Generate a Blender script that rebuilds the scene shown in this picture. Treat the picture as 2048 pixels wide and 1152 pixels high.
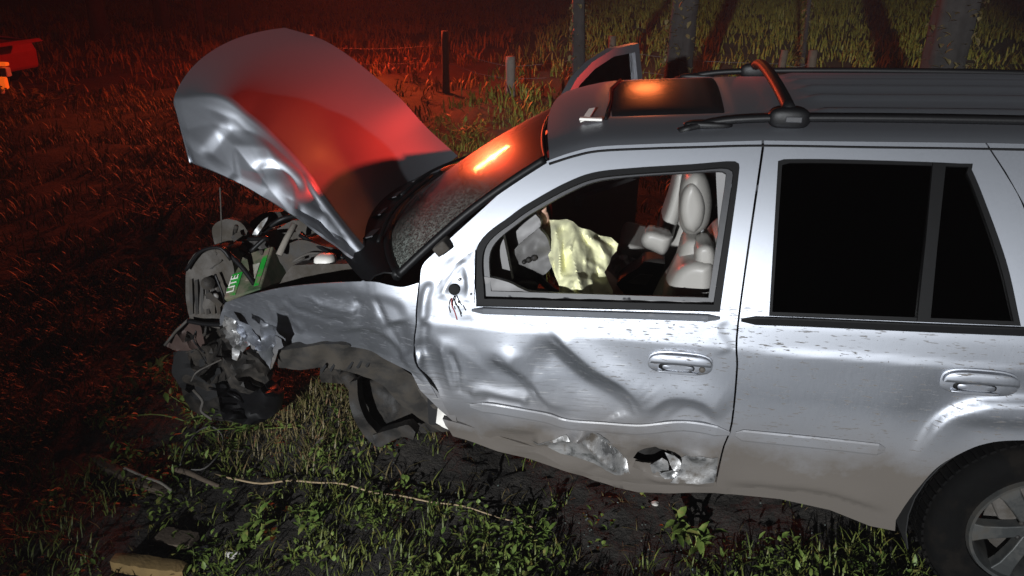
import bpy, bmesh, math, random
import numpy as np
from mathutils import Vector, Matrix
from mathutils.geometry import delaunay_2d_cdt
for o in list(bpy.data.objects): bpy.data.objects.remove(o)
sc = bpy.context.scene
COL = sc.collection
rng = np.random.default_rng(7); random.seed(7)
R = math.radians
# ---------------------------------------------------------------- camera
CP = np.array([1.42, -2.55, 2.29]); YAW = R(-10.2); PIT = R(22.8); F = 1600.0
_c, _s = math.cos(YAW), math.sin(YAW)
FW = np.array([_s*math.cos(PIT), _c*math.cos(PIT), -math.sin(PIT)]); RT = np.array([_c, -_s, 0.0]); UP = np.cross(RT, FW)
cam = bpy.data.cameras.new('camera'); cam.lens = F/2048*36; cam.clip_start = .05; cam.clip_end = 800
co = bpy.data.objects.new('camera', cam); COL.objects.link(co)
M = Matrix.Identity(4)
for i in range(3):
    M[i][0] = RT[i]; M[i][1] = UP[i]; M[i][2] = -FW[i]; M[i][3] = CP[i]
co.matrix_world = M; sc.camera = co
# ---------------------------------------------------------------- world: night sky
w = bpy.data.worlds.new('World'); sc.world = w; w.use_nodes = True
nt = w.node_tree; bg = nt.nodes['Background']
sky = nt.nodes.new('ShaderNodeTexSky'); sky.sky_type = 'NISHITA'; sky.sun_disc = False
sky.sun_elevation = R(-4); sky.sun_rotation = R(150)
nt.links.new(sky.outputs[0], bg.inputs[0]); bg.inputs[1].default_value = 0.02
# ---------------------------------------------------------------- lights
def lamp(name, typ, loc, energy, color, target=None, **kw):
    l = bpy.data.lights.new(name, typ); l.energy = energy; l.color = color
    for k, v in kw.items(): setattr(l, k, v)
    o = bpy.data.objects.new(name, l); COL.objects.link(o); o.location = loc
    if target is not None: o.rotation_euler = (Vector(target)-Vector(loc)).to_track_quat('-Z', 'Y').to_euler()
    return o
# headlamp beam of the vehicle the picture is taken from, thrown across the side of the wreck
lamp('headlamp_beam', 'SPOT', (-.9, -20.0, 4.7), 27500, (.94, .97, 1.0), (1.75, 0.0, 1.85), spot_size=R(20), spot_blend=.6, shadow_soft_size=.12)
# red emergency light bar beyond the wreck, just above the frame
lamp('beacon_far', 'AREA', (-4.3, 12.5, 2.75), 360, (1, .12, .035), (.6, 1, 1.2), shape='RECTANGLE', size=1.3, size_y=.16)
lamp('beacon_far_back', 'POINT', (-4.3, 12.62, 2.8), 620, (1, .05, .03), shadow_soft_size=.10)
lamp('beacon_side', 'POINT', (.9, 14.0, 3.8), 120, (1, .20, .05), shadow_soft_size=.30)
# second red beacon behind the rear of the wreck
lamp('beacon_rear', 'SPOT', (9.3, 5.0, 4.4), 8200, (1, .045, .03), (-.35, .90, 1.72), spot_size=R(13), spot_blend=.8, shadow_soft_size=.18)
vs = sc.view_settings; vs.view_transform = 'Standard'; vs.look = 'None'; vs.exposure = 0; vs.gamma = 1; vs.use_curve_mapping = False

# ---------------------------------------------------------------- helpers
def ray(u, v): return FW + RT*((u-1024)/F) - UP*((v-576)/F)
def atY(u, v, Y):
    d = ray(u, v); return CP + d*((Y-CP[1])/d[1])
def atZ(u, v, Z):
    d = ray(u, v); return CP + d*((Z-CP[2])/d[2])
def pj(P):
    d = np.asarray(P)-CP; z = d@FW
    return np.stack([1024+F*(d@RT)/z, 576-F*(d@UP)/z], -1)
WID = 1.89
def S(x, z):                                   # lateral position of the undamaged body side
    x = np.asarray(x, float); z = np.asarray(z, float)
    t = np.maximum(z-1.12, 0)
    y = np.where(z > 1.12, .017+.26*t+.28*t*t, np.where(z > 1.03, .002+.015*((z-1.03)/.09), .002+.16*(1.03-z)**2))
    return y + .055*np.clip((x-2.6)/1.2, 0, 1)**2
def Sf(x, z):                                  # crushed front wing: turned in towards the nose
    k = np.clip((.62-np.asarray(x))/.8, 0, 1.2); return S(x, z) + .19*k**1.5 + .30*np.clip(k*3, 0, 1)*(1.08-np.asarray(z))
def atS(uv, fn=S, n=25):
    uv = np.asarray(uv, float); d = FW[None]+RT[None]*((uv[:, :1]-1024)/F)-UP[None]*((uv[:, 1:2]-576)/F)
    Y = np.full(len(uv), .05)
    for i in range(n):
        p = CP+d*((Y-CP[1])/d[:, 1])[:, None]; Y = fn(p[:, 0], p[:, 2])
    return CP+d*((Y-CP[1])/d[:, 1])[:, None]

def thing(name, label, cat, loc=(0, 0, 0), group=None):
    o = bpy.data.objects.new(name, None); COL.objects.link(o); o.location = loc; o.empty_display_size = .2
    o['label'] = label; o['category'] = cat
    if group: o['group'] = group
    return o
def tag(o, label=None, cat=None, group=None, kind=None):
    for k, v in (('label', label), ('category', cat), ('group', group), ('kind', kind)):
        if v: o[k] = v
    return o
def attach(o, parent):
    if parent is not None:
        o.parent = parent
        if parent.type == 'EMPTY': o.matrix_parent_inverse = Matrix.Translation(-parent.location)
def mesh(name, V, Fc, mat, parent=None, smooth=True, solid=0, bevel=0, sub=0, origin=None, auto=None):
    me = bpy.data.meshes.new(name)
    V = np.asarray(V, float)
    if origin is not None: V = V-np.asarray(origin)
    me.from_pydata(V.tolist(), [], [list(map(int, f)) for f in Fc]); me.update()
    me.materials.append(mat)
    if smooth: me.polygons.foreach_set('use_smooth', [True]*len(me.polygons))
    o = bpy.data.objects.new(name, me); COL.objects.link(o)
    if origin is not None: o.location = origin
    attach(o, parent)
    if solid:
        m = o.modifiers.new('solid', 'SOLIDIFY'); m.thickness = abs(solid); m.offset = -1 if solid > 0 else 1
    if bevel:
        m = o.modifiers.new('bevel', 'BEVEL'); m.width = bevel; m.segments = 2; m.limit_method = 'ANGLE'
    if sub:
        m = o.modifiers.new('sub', 'SUBSURF'); m.levels = sub; m.render_levels = sub
    if solid:
        m = o.modifiers.new('split', 'EDGE_SPLIT'); m.split_angle = R(48)
    if auto:
        me.set_sharp_from_angle(angle=R(auto))
    return o
def rsum(*a): return np.concatenate(a)
class MB:                                      # collects primitives of ONE part
    def __init__(s): s.V = []; s.F = []; s.n = 0
    def add(s, V, Fc):
        V = np.asarray(V, float); s.V.append(V); s.F += [[i+s.n for i in f] for f in Fc]; s.n += len(V); return s
    def box(s, c, size, rot=None):
        h = np.asarray(size)/2
        V = np.array([[a, b, d] for a in (-1, 1) for b in (-1, 1) for d in (-1, 1)])*h
        if rot is not None: V = V@np.array(Matrix.Rotation(rot[0], 3, rot[1])).T
        return s.add(V+np.asarray(c), [[0, 1, 3, 2], [4, 6, 7, 5], [0, 4, 5, 1], [2, 3, 7, 6], [0, 2, 6, 4], [1, 5, 7, 3]])
    def tube(s, P, r, seg=8, cap=True):
        P = np.asarray(P, float); n = len(P); r = np.broadcast_to(np.asarray(r, float), (n,))
        T = np.gradient(P, axis=0); T /= np.linalg.norm(T, axis=1)[:, None]+1e-9
        a = np.array([0, 0, 1.0]) if abs(T[0, 2]) < .9 else np.array([1.0, 0, 0]); V = []
        for i in range(n):
            b = np.cross(T[i], a); b /= np.linalg.norm(b)+1e-9; a = np.cross(b, T[i])
            for k in range(seg):
                t = 2*math.pi*k/seg; V.append(P[i]+r[i]*(math.cos(t)*a+math.sin(t)*b))
        Fc = [[i*seg+k, i*seg+(k+1) % seg, (i+1)*seg+(k+1) % seg, (i+1)*seg+k] for i in range(n-1) for k in range(seg)]
        if cap: Fc += [list(range(seg))[::-1], [(n-1)*seg+k for k in range(seg)]]
        return s.add(V, Fc)
    def lathe(s, prof, c, axis='y', seg=40, closed=False):
        V = []; n = len(prof)
        for k in range(seg):
            t = 2*math.pi*k/seg
            for (rr, h) in prof:
                p = (rr*math.cos(t), h, rr*math.sin(t)) if axis == 'y' else (rr*math.cos(t), rr*math.sin(t), h)
                V.append(np.asarray(c)+p)
        Fc = [[k*n+i, k*n+(i+1) % n, ((k+1) % seg)*n+(i+1) % n, ((k+1) % seg)*n+i] for k in range(seg) for i in range(n if closed else n-1)]
        return s.add(V, Fc)
    def ell(s, c, rad, rot=None, e=1.0, nu=20, nv=12):
        V = []
        sg = lambda v: math.copysign(abs(v)**e, v)
        for j in range(nv+1):
            p = -math.pi/2+math.pi*j/nv
            for i in range(nu):
                t = 2*math.pi*i/nu
                V.append((sg(math.cos(p))*sg(math.cos(t)), sg(math.cos(p))*sg(math.sin(t)), sg(math.sin(p))))
        V = np.array(V)*np.asarray(rad)
        if rot is not None: V = V@np.array(Matrix.Rotation(rot[0], 3, rot[1])).T
        return s.add(V+np.asarray(c), [[j*nu+i, j*nu+(i+1) % nu, (j+1)*nu+(i+1) % nu, (j+1)*nu+i] for j in range(nv) for i in range(nu)])
    def build(s, name, mat, parent=None, **k): return mesh(name, np.concatenate(s.V), s.F, mat, parent, **k)
def catmull(P, n):
    P = np.asarray(P, float); Q = np.vstack([2*P[0]-P[1], P, 2*P[-1]-P[-2]]); out = []
    L = np.linalg.norm(np.diff(P, axis=0), axis=1); cum = np.concatenate([[0], np.cumsum(L)]); cum /= cum[-1]
    for t in np.linspace(0, 1, n):
        i = min(np.searchsorted(cum, t, 'right')-1, len(P)-2); u = (t-cum[i])/(cum[i+1]-cum[i]+1e-12)
        a, b, c, d = Q[i], Q[i+1], Q[i+2], Q[i+3]
        out.append(.5*((2*b)+(-a+c)*u+(2*a-5*b+4*c-d)*u*u+(-a+3*b-3*c+d)*u**3))
    return np.array(out)
def dens(poly, step, closed=True):
    P = np.asarray(poly, float); out = []
    n = len(P) if closed else len(P)-1
    for i in range(n):
        a, b = P[i], P[(i+1) % len(P)]; k = max(1, int(round(np.linalg.norm(b-a)/step)))
        out += [a+(b-a)*j/k for j in range(k)]
    if not closed: out.append(P[-1])
    return np.array(out)
def smoothp(poly, ang=48):                     # round a traced outline but keep its real corners
    P = np.asarray(poly, float); n = len(P); cor = []
    for i in range(n):
        a = P[i]-P[i-1]; b = P[(i+1) % n]-P[i]; c = (a@b)/(np.linalg.norm(a)*np.linalg.norm(b)+1e-9)
        if c < math.cos(R(ang)): cor.append(i)
    if not cor: cor = [0]
    out = []
    for k, i in enumerate(cor):
        j = cor[(k+1) % len(cor)]; j = j if j > i else j+n; run = [P[m % n] for m in range(i, j+1)]
        out += list(catmull(run, 6*(len(run)-1)+1)[:-1]) if len(run) > 2 else [run[0]]
    return np.array(out)
def inside(P, poly):
    x, y = P[:, 0], P[:, 1]; c = np.zeros(len(P), bool); q = np.asarray(poly); n = len(q)
    for i in range(n):
        x1, y1 = q[i]; x2, y2 = q[i-1]
        m = ((y1 > y) != (y2 > y))
        with np.errstate(divide='ignore', invalid='ignore'): c ^= m & (x < (x2-x1)*(y-y1)/(y2-y1+1e-12)+x1)
    return c
def tri_region(outer, holes, res):             # dense triangulation of a polygon with holes
    loops = [dens(outer, res)]+[dens(h, res) for h in holes]
    mn = loops[0].min(0); mx = loops[0].max(0)
    gx = np.arange(mn[0], mx[0]+res, res); gy = np.arange(mn[1], mx[1]+res, res*.87)
    G = np.array([[x+(res/2 if j % 2 else 0), y] for j, y in enumerate(gy) for x in gx])
    m = inside(G, loops[0])
    for h in loops[1:]: m &= ~inside(G, h)
    B = np.concatenate(loops)
    G = G[m]
    ok = np.ones(len(G), bool)
    for b in B: ok &= ((G-b)**2).sum(1) > (res*.55)**2
    G = G[ok]
    pts = np.concatenate([B, G]); edges = []; k = 0
    for l in loops:
        n = len(l); edges += [(k+i, k+(i+1) % n) for i in range(n)]; k += n
    v, e, f, *_ = delaunay_2d_cdt([Vector(p) for p in pts], edges, [], 0, 1e-6)
    V = np.array([tuple(a) for a in v]); C = np.array([V[list(t)].mean(0) for t in f])
    keep = inside(C, loops[0])
    for h in loops[1:]: keep &= ~inside(C, h)
    return V, [list(t) for t, kk in zip(f, keep) if kk]
# ---- dents, in the plane of the panel (pixel-sized units, heights in metres)
def pathdist(P, path):
    P = np.asarray(P, float); path = np.asarray(path, float); best = np.full(len(P), 1e9); sg = np.ones(len(P)); tt = np.zeros(len(P))
    L = np.linalg.norm(np.diff(path, axis=0), axis=1); cum = np.concatenate([[0], np.cumsum(L)])
    for i in range(len(path)-1):
        a, b = path[i], path[i+1]; d = b-a; t = np.clip(((P-a)@d)/(d@d), 0, 1); q = a+t[:, None]*d; r = P-q
        dd = np.linalg.norm(r, axis=1); cr = d[0]*r[:, 1]-d[1]*r[:, 0]; m = dd < best
        best = np.where(m, dd, best); sg = np.where(m, np.sign(cr)+(cr == 0), sg); tt = np.where(m, (cum[i]+t*L[i])/cum[-1], tt)
    return best, sg, tt
def sm(t): t = np.clip(t, 0, 1); return t*t*(3-2*t)
def f_step(path, wd, h, L=70, sharp=0, smooth=True):      # sheet steps by h across a band; +h on the right-hand side going along the path (image axes)
    pa = catmull(path, max(12, 4*len(path))) if smooth and len(path) > 2 else np.asarray(path, float)
    def fn(P):
        d, sg, t = pathdist(P, pa); s = d*sg
        k = np.clip((s+wd)/(2*wd), 0, 1); k = (k**1.35 if sharp > 0 else 1-(1-k)**1.35) if sharp else .5*sm(k)+.5*k
        tap = np.clip(np.minimum(t, 1-t)/.22, 0, 1); tap = sm(tap)
        return h*(k-.5)*np.exp(-(np.maximum(d-wd, 0)/L)**2)*tap
    return fn
def f_ridge(path, wd, h, taper=.2):
    pa = catmull(path, max(12, 4*len(path))) if len(path) > 2 else np.asarray(path, float)
    def fn(P):
        d, sg, t = pathdist(P, pa); return h*np.exp(-(d/wd)**2)*sm(np.minimum(t, 1-t)/taper+.001)
    return fn
def f_crease(path, wd, h, taper=.15):          # sharp V fold
    pa = np.asarray(path, float)
    def fn(P):
        d, sg, t = pathdist(P, pa); return h*np.clip(1-d/wd, 0, 1)**1.4*sm(np.minimum(t, 1-t)/taper+.001)
    return fn
def f_bump(c, rx, ry, h, ang=0):
    ca, sa = math.cos(R(ang)), math.sin(R(ang))
    def fn(P):
        q = P-np.asarray(c, float); a = q[:, 0]*ca+q[:, 1]*sa; b = -q[:, 0]*sa+q[:, 1]*ca
        return h*np.exp(-(a/rx)**2-(b/ry)**2)
    return fn
def f_crumple(poly, scale, h, seed, feather=25):          # faceted crumpling inside an area
    r = np.random.default_rng(seed); ws = [(r.uniform(0, math.pi), r.uniform(.6, 1.9), r.uniform(0, 9), r.uniform(.5, 1)) for _ in range(7)]
    q = np.asarray(poly, float)
    def fn(P):
        inn = inside(P, q); d, _, _ = pathdist(P, np.vstack([q, q[:1]])); m = np.where(inn, sm(d/feather), 0)
        X = P+scale*.5*np.stack([np.sin(P[:, 1]/scale*1.1+seed), np.cos(P[:, 0]/scale*.9+seed)], 1)
        v = 0
        for a, f, ph, am in ws:
            t = (X[:, 0]*math.cos(a)+X[:, 1]*math.sin(a))/scale*f+ph; v = v+am/f*(np.abs((t % 2)-1)-.5)
        return h*v*m
    return fn
def f_facet(poly, cell, h, seed, feather=20, aspect=1.0, ang=0):   # sheet broken into flat facets with creases between
    q = np.asarray(poly, float); r = np.random.default_rng(seed); ca, sa = math.cos(R(ang)), math.sin(R(ang))
    Rm = np.array([[ca/aspect, sa/aspect], [-sa, ca]]); qq = q@Rm.T; mn, mx = qq.min(0)-cell, qq.max(0)+cell
    g = np.array([[x, y] for x in np.arange(mn[0], mx[0], cell) for y in np.arange(mn[1], mx[1], cell)]); g = g+r.uniform(-.45, .45, g.shape)*cell
    hh = r.uniform(-1, 1, len(g))*h
    v, e, f, ov, *_ = delaunay_2d_cdt([Vector(p) for p in g], [], [], 0, 1e-6); gv_ = np.array([tuple(a) for a in v])
    def fn(P):
        Q = P@Rm.T; out = np.zeros(len(P)); inn = inside(P, q); d, _, _ = pathdist(P, np.vstack([q, q[:1]])); m = np.where(inn, sm(d/feather), 0)
        for t in f:
            a, b, c = gv_[list(t)]; den = (b[1]-c[1])*(a[0]-c[0])+(c[0]-b[0])*(a[1]-c[1])
            if abs(den) < 1e-9: continue
            bx = (Q[:, 0] >= min(a[0], b[0], c[0])) & (Q[:, 0] <= max(a[0], b[0], c[0])) & (Q[:, 1] >= min(a[1], b[1], c[1])) & (Q[:, 1] <= max(a[1], b[1], c[1])); k = np.where(bx)[0]
            if not len(k): continue
            l0 = ((b[1]-c[1])*(Q[k, 0]-c[0])+(c[0]-b[0])*(Q[k, 1]-c[1]))/den; l1 = ((c[1]-a[1])*(Q[k, 0]-c[0])+(a[0]-c[0])*(Q[k, 1]-c[1]))/den; l2 = 1-l0-l1
            ok = (l0 >= -1e-6) & (l1 >= -1e-6) & (l2 >= -1e-6); out[k[ok]] = (l0*hh[t[0]]+l1*hh[t[1]]+l2*hh[t[2]])[ok]
        return out*m
    return fn
def panel(name, outer, mat, parent, holes=(), res=8, surf=S, feats=(), solid=.004, mirror=False, rnd=True, extra=None):
    V2, T = tri_region(outer, holes, res); P = atS(V2, surf)
    e = 2e-3
    gx = (surf(P[:, 0]+e, P[:, 2])-surf(P[:, 0]-e, P[:, 2]))/(2*e); gz = (surf(P[:, 0], P[:, 2]+e)-surf(P[:, 0], P[:, 2]-e))/(2*e)
    N = np.stack([gx, -np.ones(len(P)), gz], 1); N /= np.linalg.norm(N, axis=1)[:, None]
    D = np.zeros(len(P))
    for f in feats: D = D+f(V2)
    P = P+N*D[:, None]
    if extra is not None: P = extra(P, V2)
    if mirror: P = P*np.array([1, -1, 1])+np.array([0, WID, 0])
    a, b, c = P[T[0]]; n = np.cross(b-a, c-a)
    if (n[1] > 0) != mirror: T = [t[::-1] for t in T]
    return mesh(name, P, T, mat, parent, solid=solid)
def strip(name, path, wid, hgt, mat, parent, surf=S, off=0, feats=(), n=60):   # moulding that follows the panel
    pa = catmull(path, n); P = atS(pa, surf); P[:, 1] -= off
    if feats:
        dsp = sum(f(pa) for f in feats); kk = np.ones(9)/9; dsp = np.convolve(np.pad(dsp, 4, mode='edge'), kk, 'valid'); P[:, 1] -= dsp
    prof = [(-.5, 0), (-.5, .75), (-.36, 1), (.36, .8), (.5, .5), (.5, 0)]
    T = np.gradient(P, axis=0); T /= np.linalg.norm(T, axis=1)[:, None]; o = np.array([0, -1.0, 0]); V = []
    for i in range(n):
        b = np.cross(T[i], o); b /= np.linalg.norm(b); b = b if b[2] < 0 else -b
        k = .35+.65*min(1, min(i, n-1-i)/3)
        for (a, h) in prof: V.append(P[i]+b*a*wid*k+o*h*hgt*k-o*.004*(h == 0))
    m = len(prof); Fc = [[i*m+k, i*m+(k+1) % m, (i+1)*m+(k+1) % m, (i+1)*m+k] for i in range(n-1) for k in range(m)]
    Fc += [list(range(m)), [(n-1)*m+k for k in range(m)]]
    return mesh(name, V, Fc, mat, parent, smooth=False, auto=None)
def slab(name, poly, y, thick, mat, parent, res=14, crump=0, seed=1, tilt=0, bevel=.006, back=True):
    """plate traced as an outline standing at lateral depth y, with real thickness, slightly buckled"""
    q = np.asarray(poly, float); q = smoothp(q, 58) if len(q) > 5 else q; V2, T = tri_region(q, (), res)
    c = q.mean(0); Y = y+tilt*(V2[:, 1]-c[1])/100.0
    if crump:
        Y = Y-f_crumple(np.array([[-999, -999], [5000, -999], [5000, 5000], [-999, 5000]]), 30, crump, seed, 1)(V2)
    d = FW[None]+RT[None]*((V2[:, :1]-1024)/F)-UP[None]*((V2[:, 1:2]-576)/F)
    P = CP+d*((Y-CP[1])/d[:, 1])[:, None]
    a, b, cc = P[T[0]]
    if np.cross(b-a, cc-a)[1] > 0: T = [t[::-1] for t in T]
    n = len(P)
    if crump: P = P+np.random.default_rng(seed).normal(0, crump*.04, P.shape)
    B = P+np.array([0, thick, -thick*.15])
    ed = {}
    for t in T:
        for i in range(3):
            a, b = t[i], t[(i+1) % 3]; k = (min(a, b), max(a, b)); ed[k] = None if k in ed else (a, b)
    Fc = T+[[i+n for i in t[::-1]] for t in T]+[[b, a, a+n, b+n] for v in ed.values() if v for a, b in [v]]
    return mesh(name, np.vstack([P, B]), Fc, mat, parent, auto=42)
# ---------------------------------------------------------------- materials
def new_mat(name):
    m = bpy.data.materials.new(name); m.use_nodes = True; n = m.node_tree; b = n.nodes['Principled BSDF']
    return m, n, b
def nd(n, t, **k):
    o = n.nodes.new(t)
    for a, v in k.items():
        if a.startswith('_'): o.inputs[int(a[1:])].default_value = v
        else: setattr(o, a, v)
    return o
def pos(n, scale=(1, 1, 1), rot=(0, 0, 0)):
    g = nd(n, 'ShaderNodeNewGeometry'); mp = nd(n, 'ShaderNodeMapping'); n.links.new(g.outputs['Position'], mp.inputs[0])
    mp.inputs['Scale'].default_value = scale; mp.inputs['Rotation'].default_value = rot; return mp.outputs[0]
def noise(n, vec, sc_, det=4, rough=.55, dist=0):
    o = nd(n, 'ShaderNodeTexNoise'); o.inputs['Scale'].default_value = sc_; o.inputs['Detail'].default_value = det; o.inputs['Roughness'].default_value = rough; o.inputs['Distortion'].default_value = dist
    n.links.new(vec, o.inputs['Vector']); return o.outputs['Fac']
def ramp(n, val, *stops):
    r = nd(n, 'ShaderNodeValToRGB'); n.links.new(val, r.inputs[0]); e = r.color_ramp.elements
    while len(e) < len(stops): e.new(.5)
    for el, (p, c) in zip(e, stops): el.position = p; el.color = c if len(c) == 4 else (*c, 1)
    return r.outputs[0]
def mth(n, op, a, b=None, clamp=False):
    o = nd(n, 'ShaderNodeMath', operation=op, use_clamp=clamp)
    for i, v in enumerate((a, b)):
        if v is None: continue
        if isinstance(v, (int, float)): o.inputs[i].default_value = v
        else: n.links.new(v, o.inputs[i])
    return o.outputs[0]
def mixc(n, fac, a, b):
    o = nd(n, 'ShaderNodeMix', data_type='RGBA')
    for i, v in ((0, fac), (6, a), (7, b)):
        if isinstance(v, (int, float)): o.inputs[i].default_value = v
        elif isinstance(v, tuple): o.inputs[i].default_value = (*v, 1)
        else: n.links.new(v, o.inputs[i])
    return o.outputs[2]
def bump(n, b, h, strength=.3, dist=.01):
    o = nd(n, 'ShaderNodeBump'); o.inputs['Strength'].default_value = strength; o.inputs['Distance'].default_value = dist
    n.links.new(h, o.inputs['Height']); n.links.new(o.outputs[0], b.inputs['Normal'])
def simple(name, col, rough=.6, metal=0, var=.25, vs_=25, bmp=0, coat=0, dirt=0, dirtcol=(.13, .10, .075), spec=.5, trans=0):
    m, n, b = new_mat(name); p = pos(n); f = noise(n, p, vs_, 5)
    c = mixc(n, f, tuple(x*(1-var) for x in col), tuple(min(1, x*(1+var)) for x in col))
    if dirt:
        g = noise(n, p, 9, 8, .65); k = ramp(n, g, (.55-dirt*.35, (0, 0, 0)), (.62, (1, 1, 1)))
        c = mixc(n, k, c, dirtcol)
        n.links.new(mth(n, 'ADD', mth(n, 'MULTIPLY', k, .35), rough, True), b.inputs['Roughness'])
        n.links.new(mth(n, 'MULTIPLY', mth(n, 'SUBTRACT', 1.0, k), metal), b.inputs['Metallic'])
    else:
        b.inputs['Roughness'].default_value = rough; b.inputs['Metallic'].default_value = metal
    n.links.new(c, b.inputs['Base Color']); b.inputs['Coat Weight'].default_value = coat; b.inputs['Specular IOR Level'].default_value = spec
    if bmp: bump(n, b, noise(n, p, vs_*4, 4), bmp, .004)
    return m
def paint(name, low=True):
    m, n, b = new_mat(name); p = pos(n)
    g = nd(n, 'ShaderNodeSeparateXYZ'); n.links.new(p, g.inputs[0]); z = g.outputs[2]; x = g.outputs[0]
    flake = noise(n, p, 900, 2)
    base = mixc(n, flake, (.265, .28, .312), (.37, .386, .42))
    # mud film, heavier towards the sill
    zz = nd(n, 'ShaderNodeMapRange'); zz.inputs[1].default_value = .90; zz.inputs[2].default_value = .36; n.links.new(z, zz.inputs[0])
    film = mth(n, 'MULTIPLY', zz.outputs[0], mth(n, 'ADD', .30, mth(n, 'MULTIPLY', noise(n, p, 3.2, 9, .66), 1.25)), True)
    film = ramp(n, film, (.08, (0, 0, 0)), (.58, (1, 1, 1)))
    # flung specks and dashes
    sp = noise(n, pos(n, (10, 10, 62), (0, R(14), 0)), 2.3, 3, .6)
    sp2 = noise(n, p, 95, 2); area = noise(n, p, 2.6, 3)
    dash = ramp(n, mth(n, 'ADD', sp, mth(n, 'MULTIPLY', area, .10)), (.655, (0, 0, 0)), (.70, (1, 1, 1)))
    dot = ramp(n, sp2, (.70, (0, 0, 0)), (.73, (1, 1, 1)))
    zs = nd(n, 'ShaderNodeMapRange'); zs.inputs[1].default_value = 1.25; zs.inputs[2].default_value = 1.05; n.links.new(z, zs.inputs[0])
    xs = nd(n, 'ShaderNodeMapRange'); xs.inputs[1].default_value = .9; xs.inputs[2].default_value = 1.6; xs.inputs[3].default_value = .25; n.links.new(x, xs.inputs[0])
    spk = mth(n, 'MULTIPLY', mth(n, 'MULTIPLY', mth(n, 'MAXIMUM', dash, dot), zs.outputs[0]), xs.outputs[0], True)
    mask = mth(n, 'MAXIMUM', mth(n, 'MULTIPLY', film, .92), mth(n, 'MULTIPLY', spk, .8))
    # scrapes dragged along the struck side: dark rubbed streaks and bare bright lines
    hit = nd(n, 'ShaderNodeMapRange'); hit.inputs[1].default_value = 1.75; hit.inputs[2].default_value = 1.1; n.links.new(x, hit.inputs[0])
    hz_ = nd(n, 'ShaderNodeMapRange'); hz_.inputs[1].default_value = 1.12; hz_.inputs[2].default_value = .95; n.links.new(z, hz_.inputs[0])
    patch = ramp(n, noise(n, p, 3.4, 5, .6), (.47, (0, 0, 0)), (.62, (1, 1, 1)))
    strk = noise(n, pos(n, (5, 5, 95), (0, R(-9), 0)), 1.6, 6, .7)
    scr = mth(n, 'MULTIPLY', mth(n, 'MULTIPLY', patch, hit.outputs[0]), hz_.outputs[0])
    scd = mth(n, 'MULTIPLY', ramp(n, strk, (.53, (0, 0, 0)), (.60, (1, 1, 1))), scr)
    scl = mth(n, 'MULTIPLY', ramp(n, strk, (.36, (1, 1, 1)), (.41, (0, 0, 0))), scr)
    base = mixc(n, mth(n, 'MULTIPLY', scl, .8), base, (.70, .70, .69)); base = mixc(n, mth(n, 'MULTIPLY', scd, .55), base, (.10, .095, .09))
    c = mixc(n, mask, base, (.075, .060, .045))
    n.links.new(c, b.inputs['Base Color'])
    n.links.new(mth(n, 'SUBTRACT', .94, mth(n, 'MULTIPLY', mask, .92), True), b.inputs['Metallic'])
    sc_ = noise(n, pos(n, (40, 40, 4), (0, R(35), 0)), 6, 5, .7)
    mask = mth(n, 'MAXIMUM', mask, mth(n, 'MULTIPLY', scd, .4))
    n.links.new(mth(n, 'ADD', .44, mth(n, 'ADD', mth(n, 'MULTIPLY', mask, .36), mth(n, 'MULTIPLY', sc_, .10)), True), b.inputs['Roughness'])
    b.inputs['Coat Weight'].default_value = .25; b.inputs['Coat Roughness'].default_value = .26
    bump(n, b, noise(n, p, 9, 3), .02, .01)
    return m
PAINT = paint('silver_paint')
RAW = simple('scraped_metal', (.40, .40, .40), .34, .92, .3, 40, .25, dirt=.35, dirtcol=(.06, .05, .04))
BLK = simple('black_plastic', (.0035, .0035, .004), .5, 0, .3, 30, .1, spec=.25)
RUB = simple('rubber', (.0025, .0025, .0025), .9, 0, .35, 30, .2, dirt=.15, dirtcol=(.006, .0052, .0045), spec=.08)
SEAL = simple('window_seal', (.003, .003, .0033), .6, 0, .3, 40, .05, spec=.15)
GREY = simple('dusty_grey', (.062, .056, .050), .8, .1, .5, 12, .5, dirt=.4, dirtcol=(.035, .029, .022))
DUST = simple('dusty_plastic', (.024, .022, .020), .75, 0, .4, 12, .4, dirt=.4, dirtcol=(.046, .038, .029))
DARK = simple('dark_metal', (.010, .009, .008), .65, .3, .4, 20, .4, dirt=.35, dirtcol=(.028, .022, .016))
LEATH = simple('grey_leather', (.29, .278, .258), .45, 0, .08, 8, .12, spec=.4)
LEATH2 = simple('dark_leather', (.10, .098, .095), .5, 0, .1, 8, .12)
TRIM = simple('grey_trim', (.17, .165, .165), .55, 0, .1, 10, .1)
TRIMD = simple('dark_trim', (.022, .022, .025), .5, 0, .2, 10, .1)
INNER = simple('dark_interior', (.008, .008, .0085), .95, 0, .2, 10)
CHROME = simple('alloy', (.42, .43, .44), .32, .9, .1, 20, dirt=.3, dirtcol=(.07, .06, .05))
GREEN = simple('green_plastic', (.012, .22, .025), .35, 0, .25, 20, .1, dirt=.12)
WHITE = simple('white_plastic', (.62, .60, .56), .5, 0, .1, 20)
REDW = simple('red_wire', (.25, .01, .01), .5)
ORANGE = simple('orange_lens', (.75, .16, .01), .25)
ORANGE.node_tree.nodes['Principled BSDF'].inputs['Emission Color'].default_value = (1, .13, .01, 1); ORANGE.node_tree.nodes['Principled BSDF'].inputs['Emission Strength'].default_value = .7
REDP = simple('red_car_paint', (.42, .02, .012), .35, .1, .15, 10, coat=.5)
SKIN = simple('skin', (.50, .30, .22), .5, 0, .1, 30, .1)
GOLD = simple('gold_bracelet', (.55, .36, .10), .3, .9)
BARK = simple('bark', (.019, .017, .0155), .95, 0, .8, 9, 1.0)
WOOD = simple('old_wood', (.075, .055, .038), .85, 0, .45, 18, .6)
PALEWOOD = simple('pale_post', (.15, .135, .115), .9, 0, .3, 14, .6)
STONE = simple('stone', (.42, .40, .37), .8, 0, .2, 30, .3)
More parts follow.
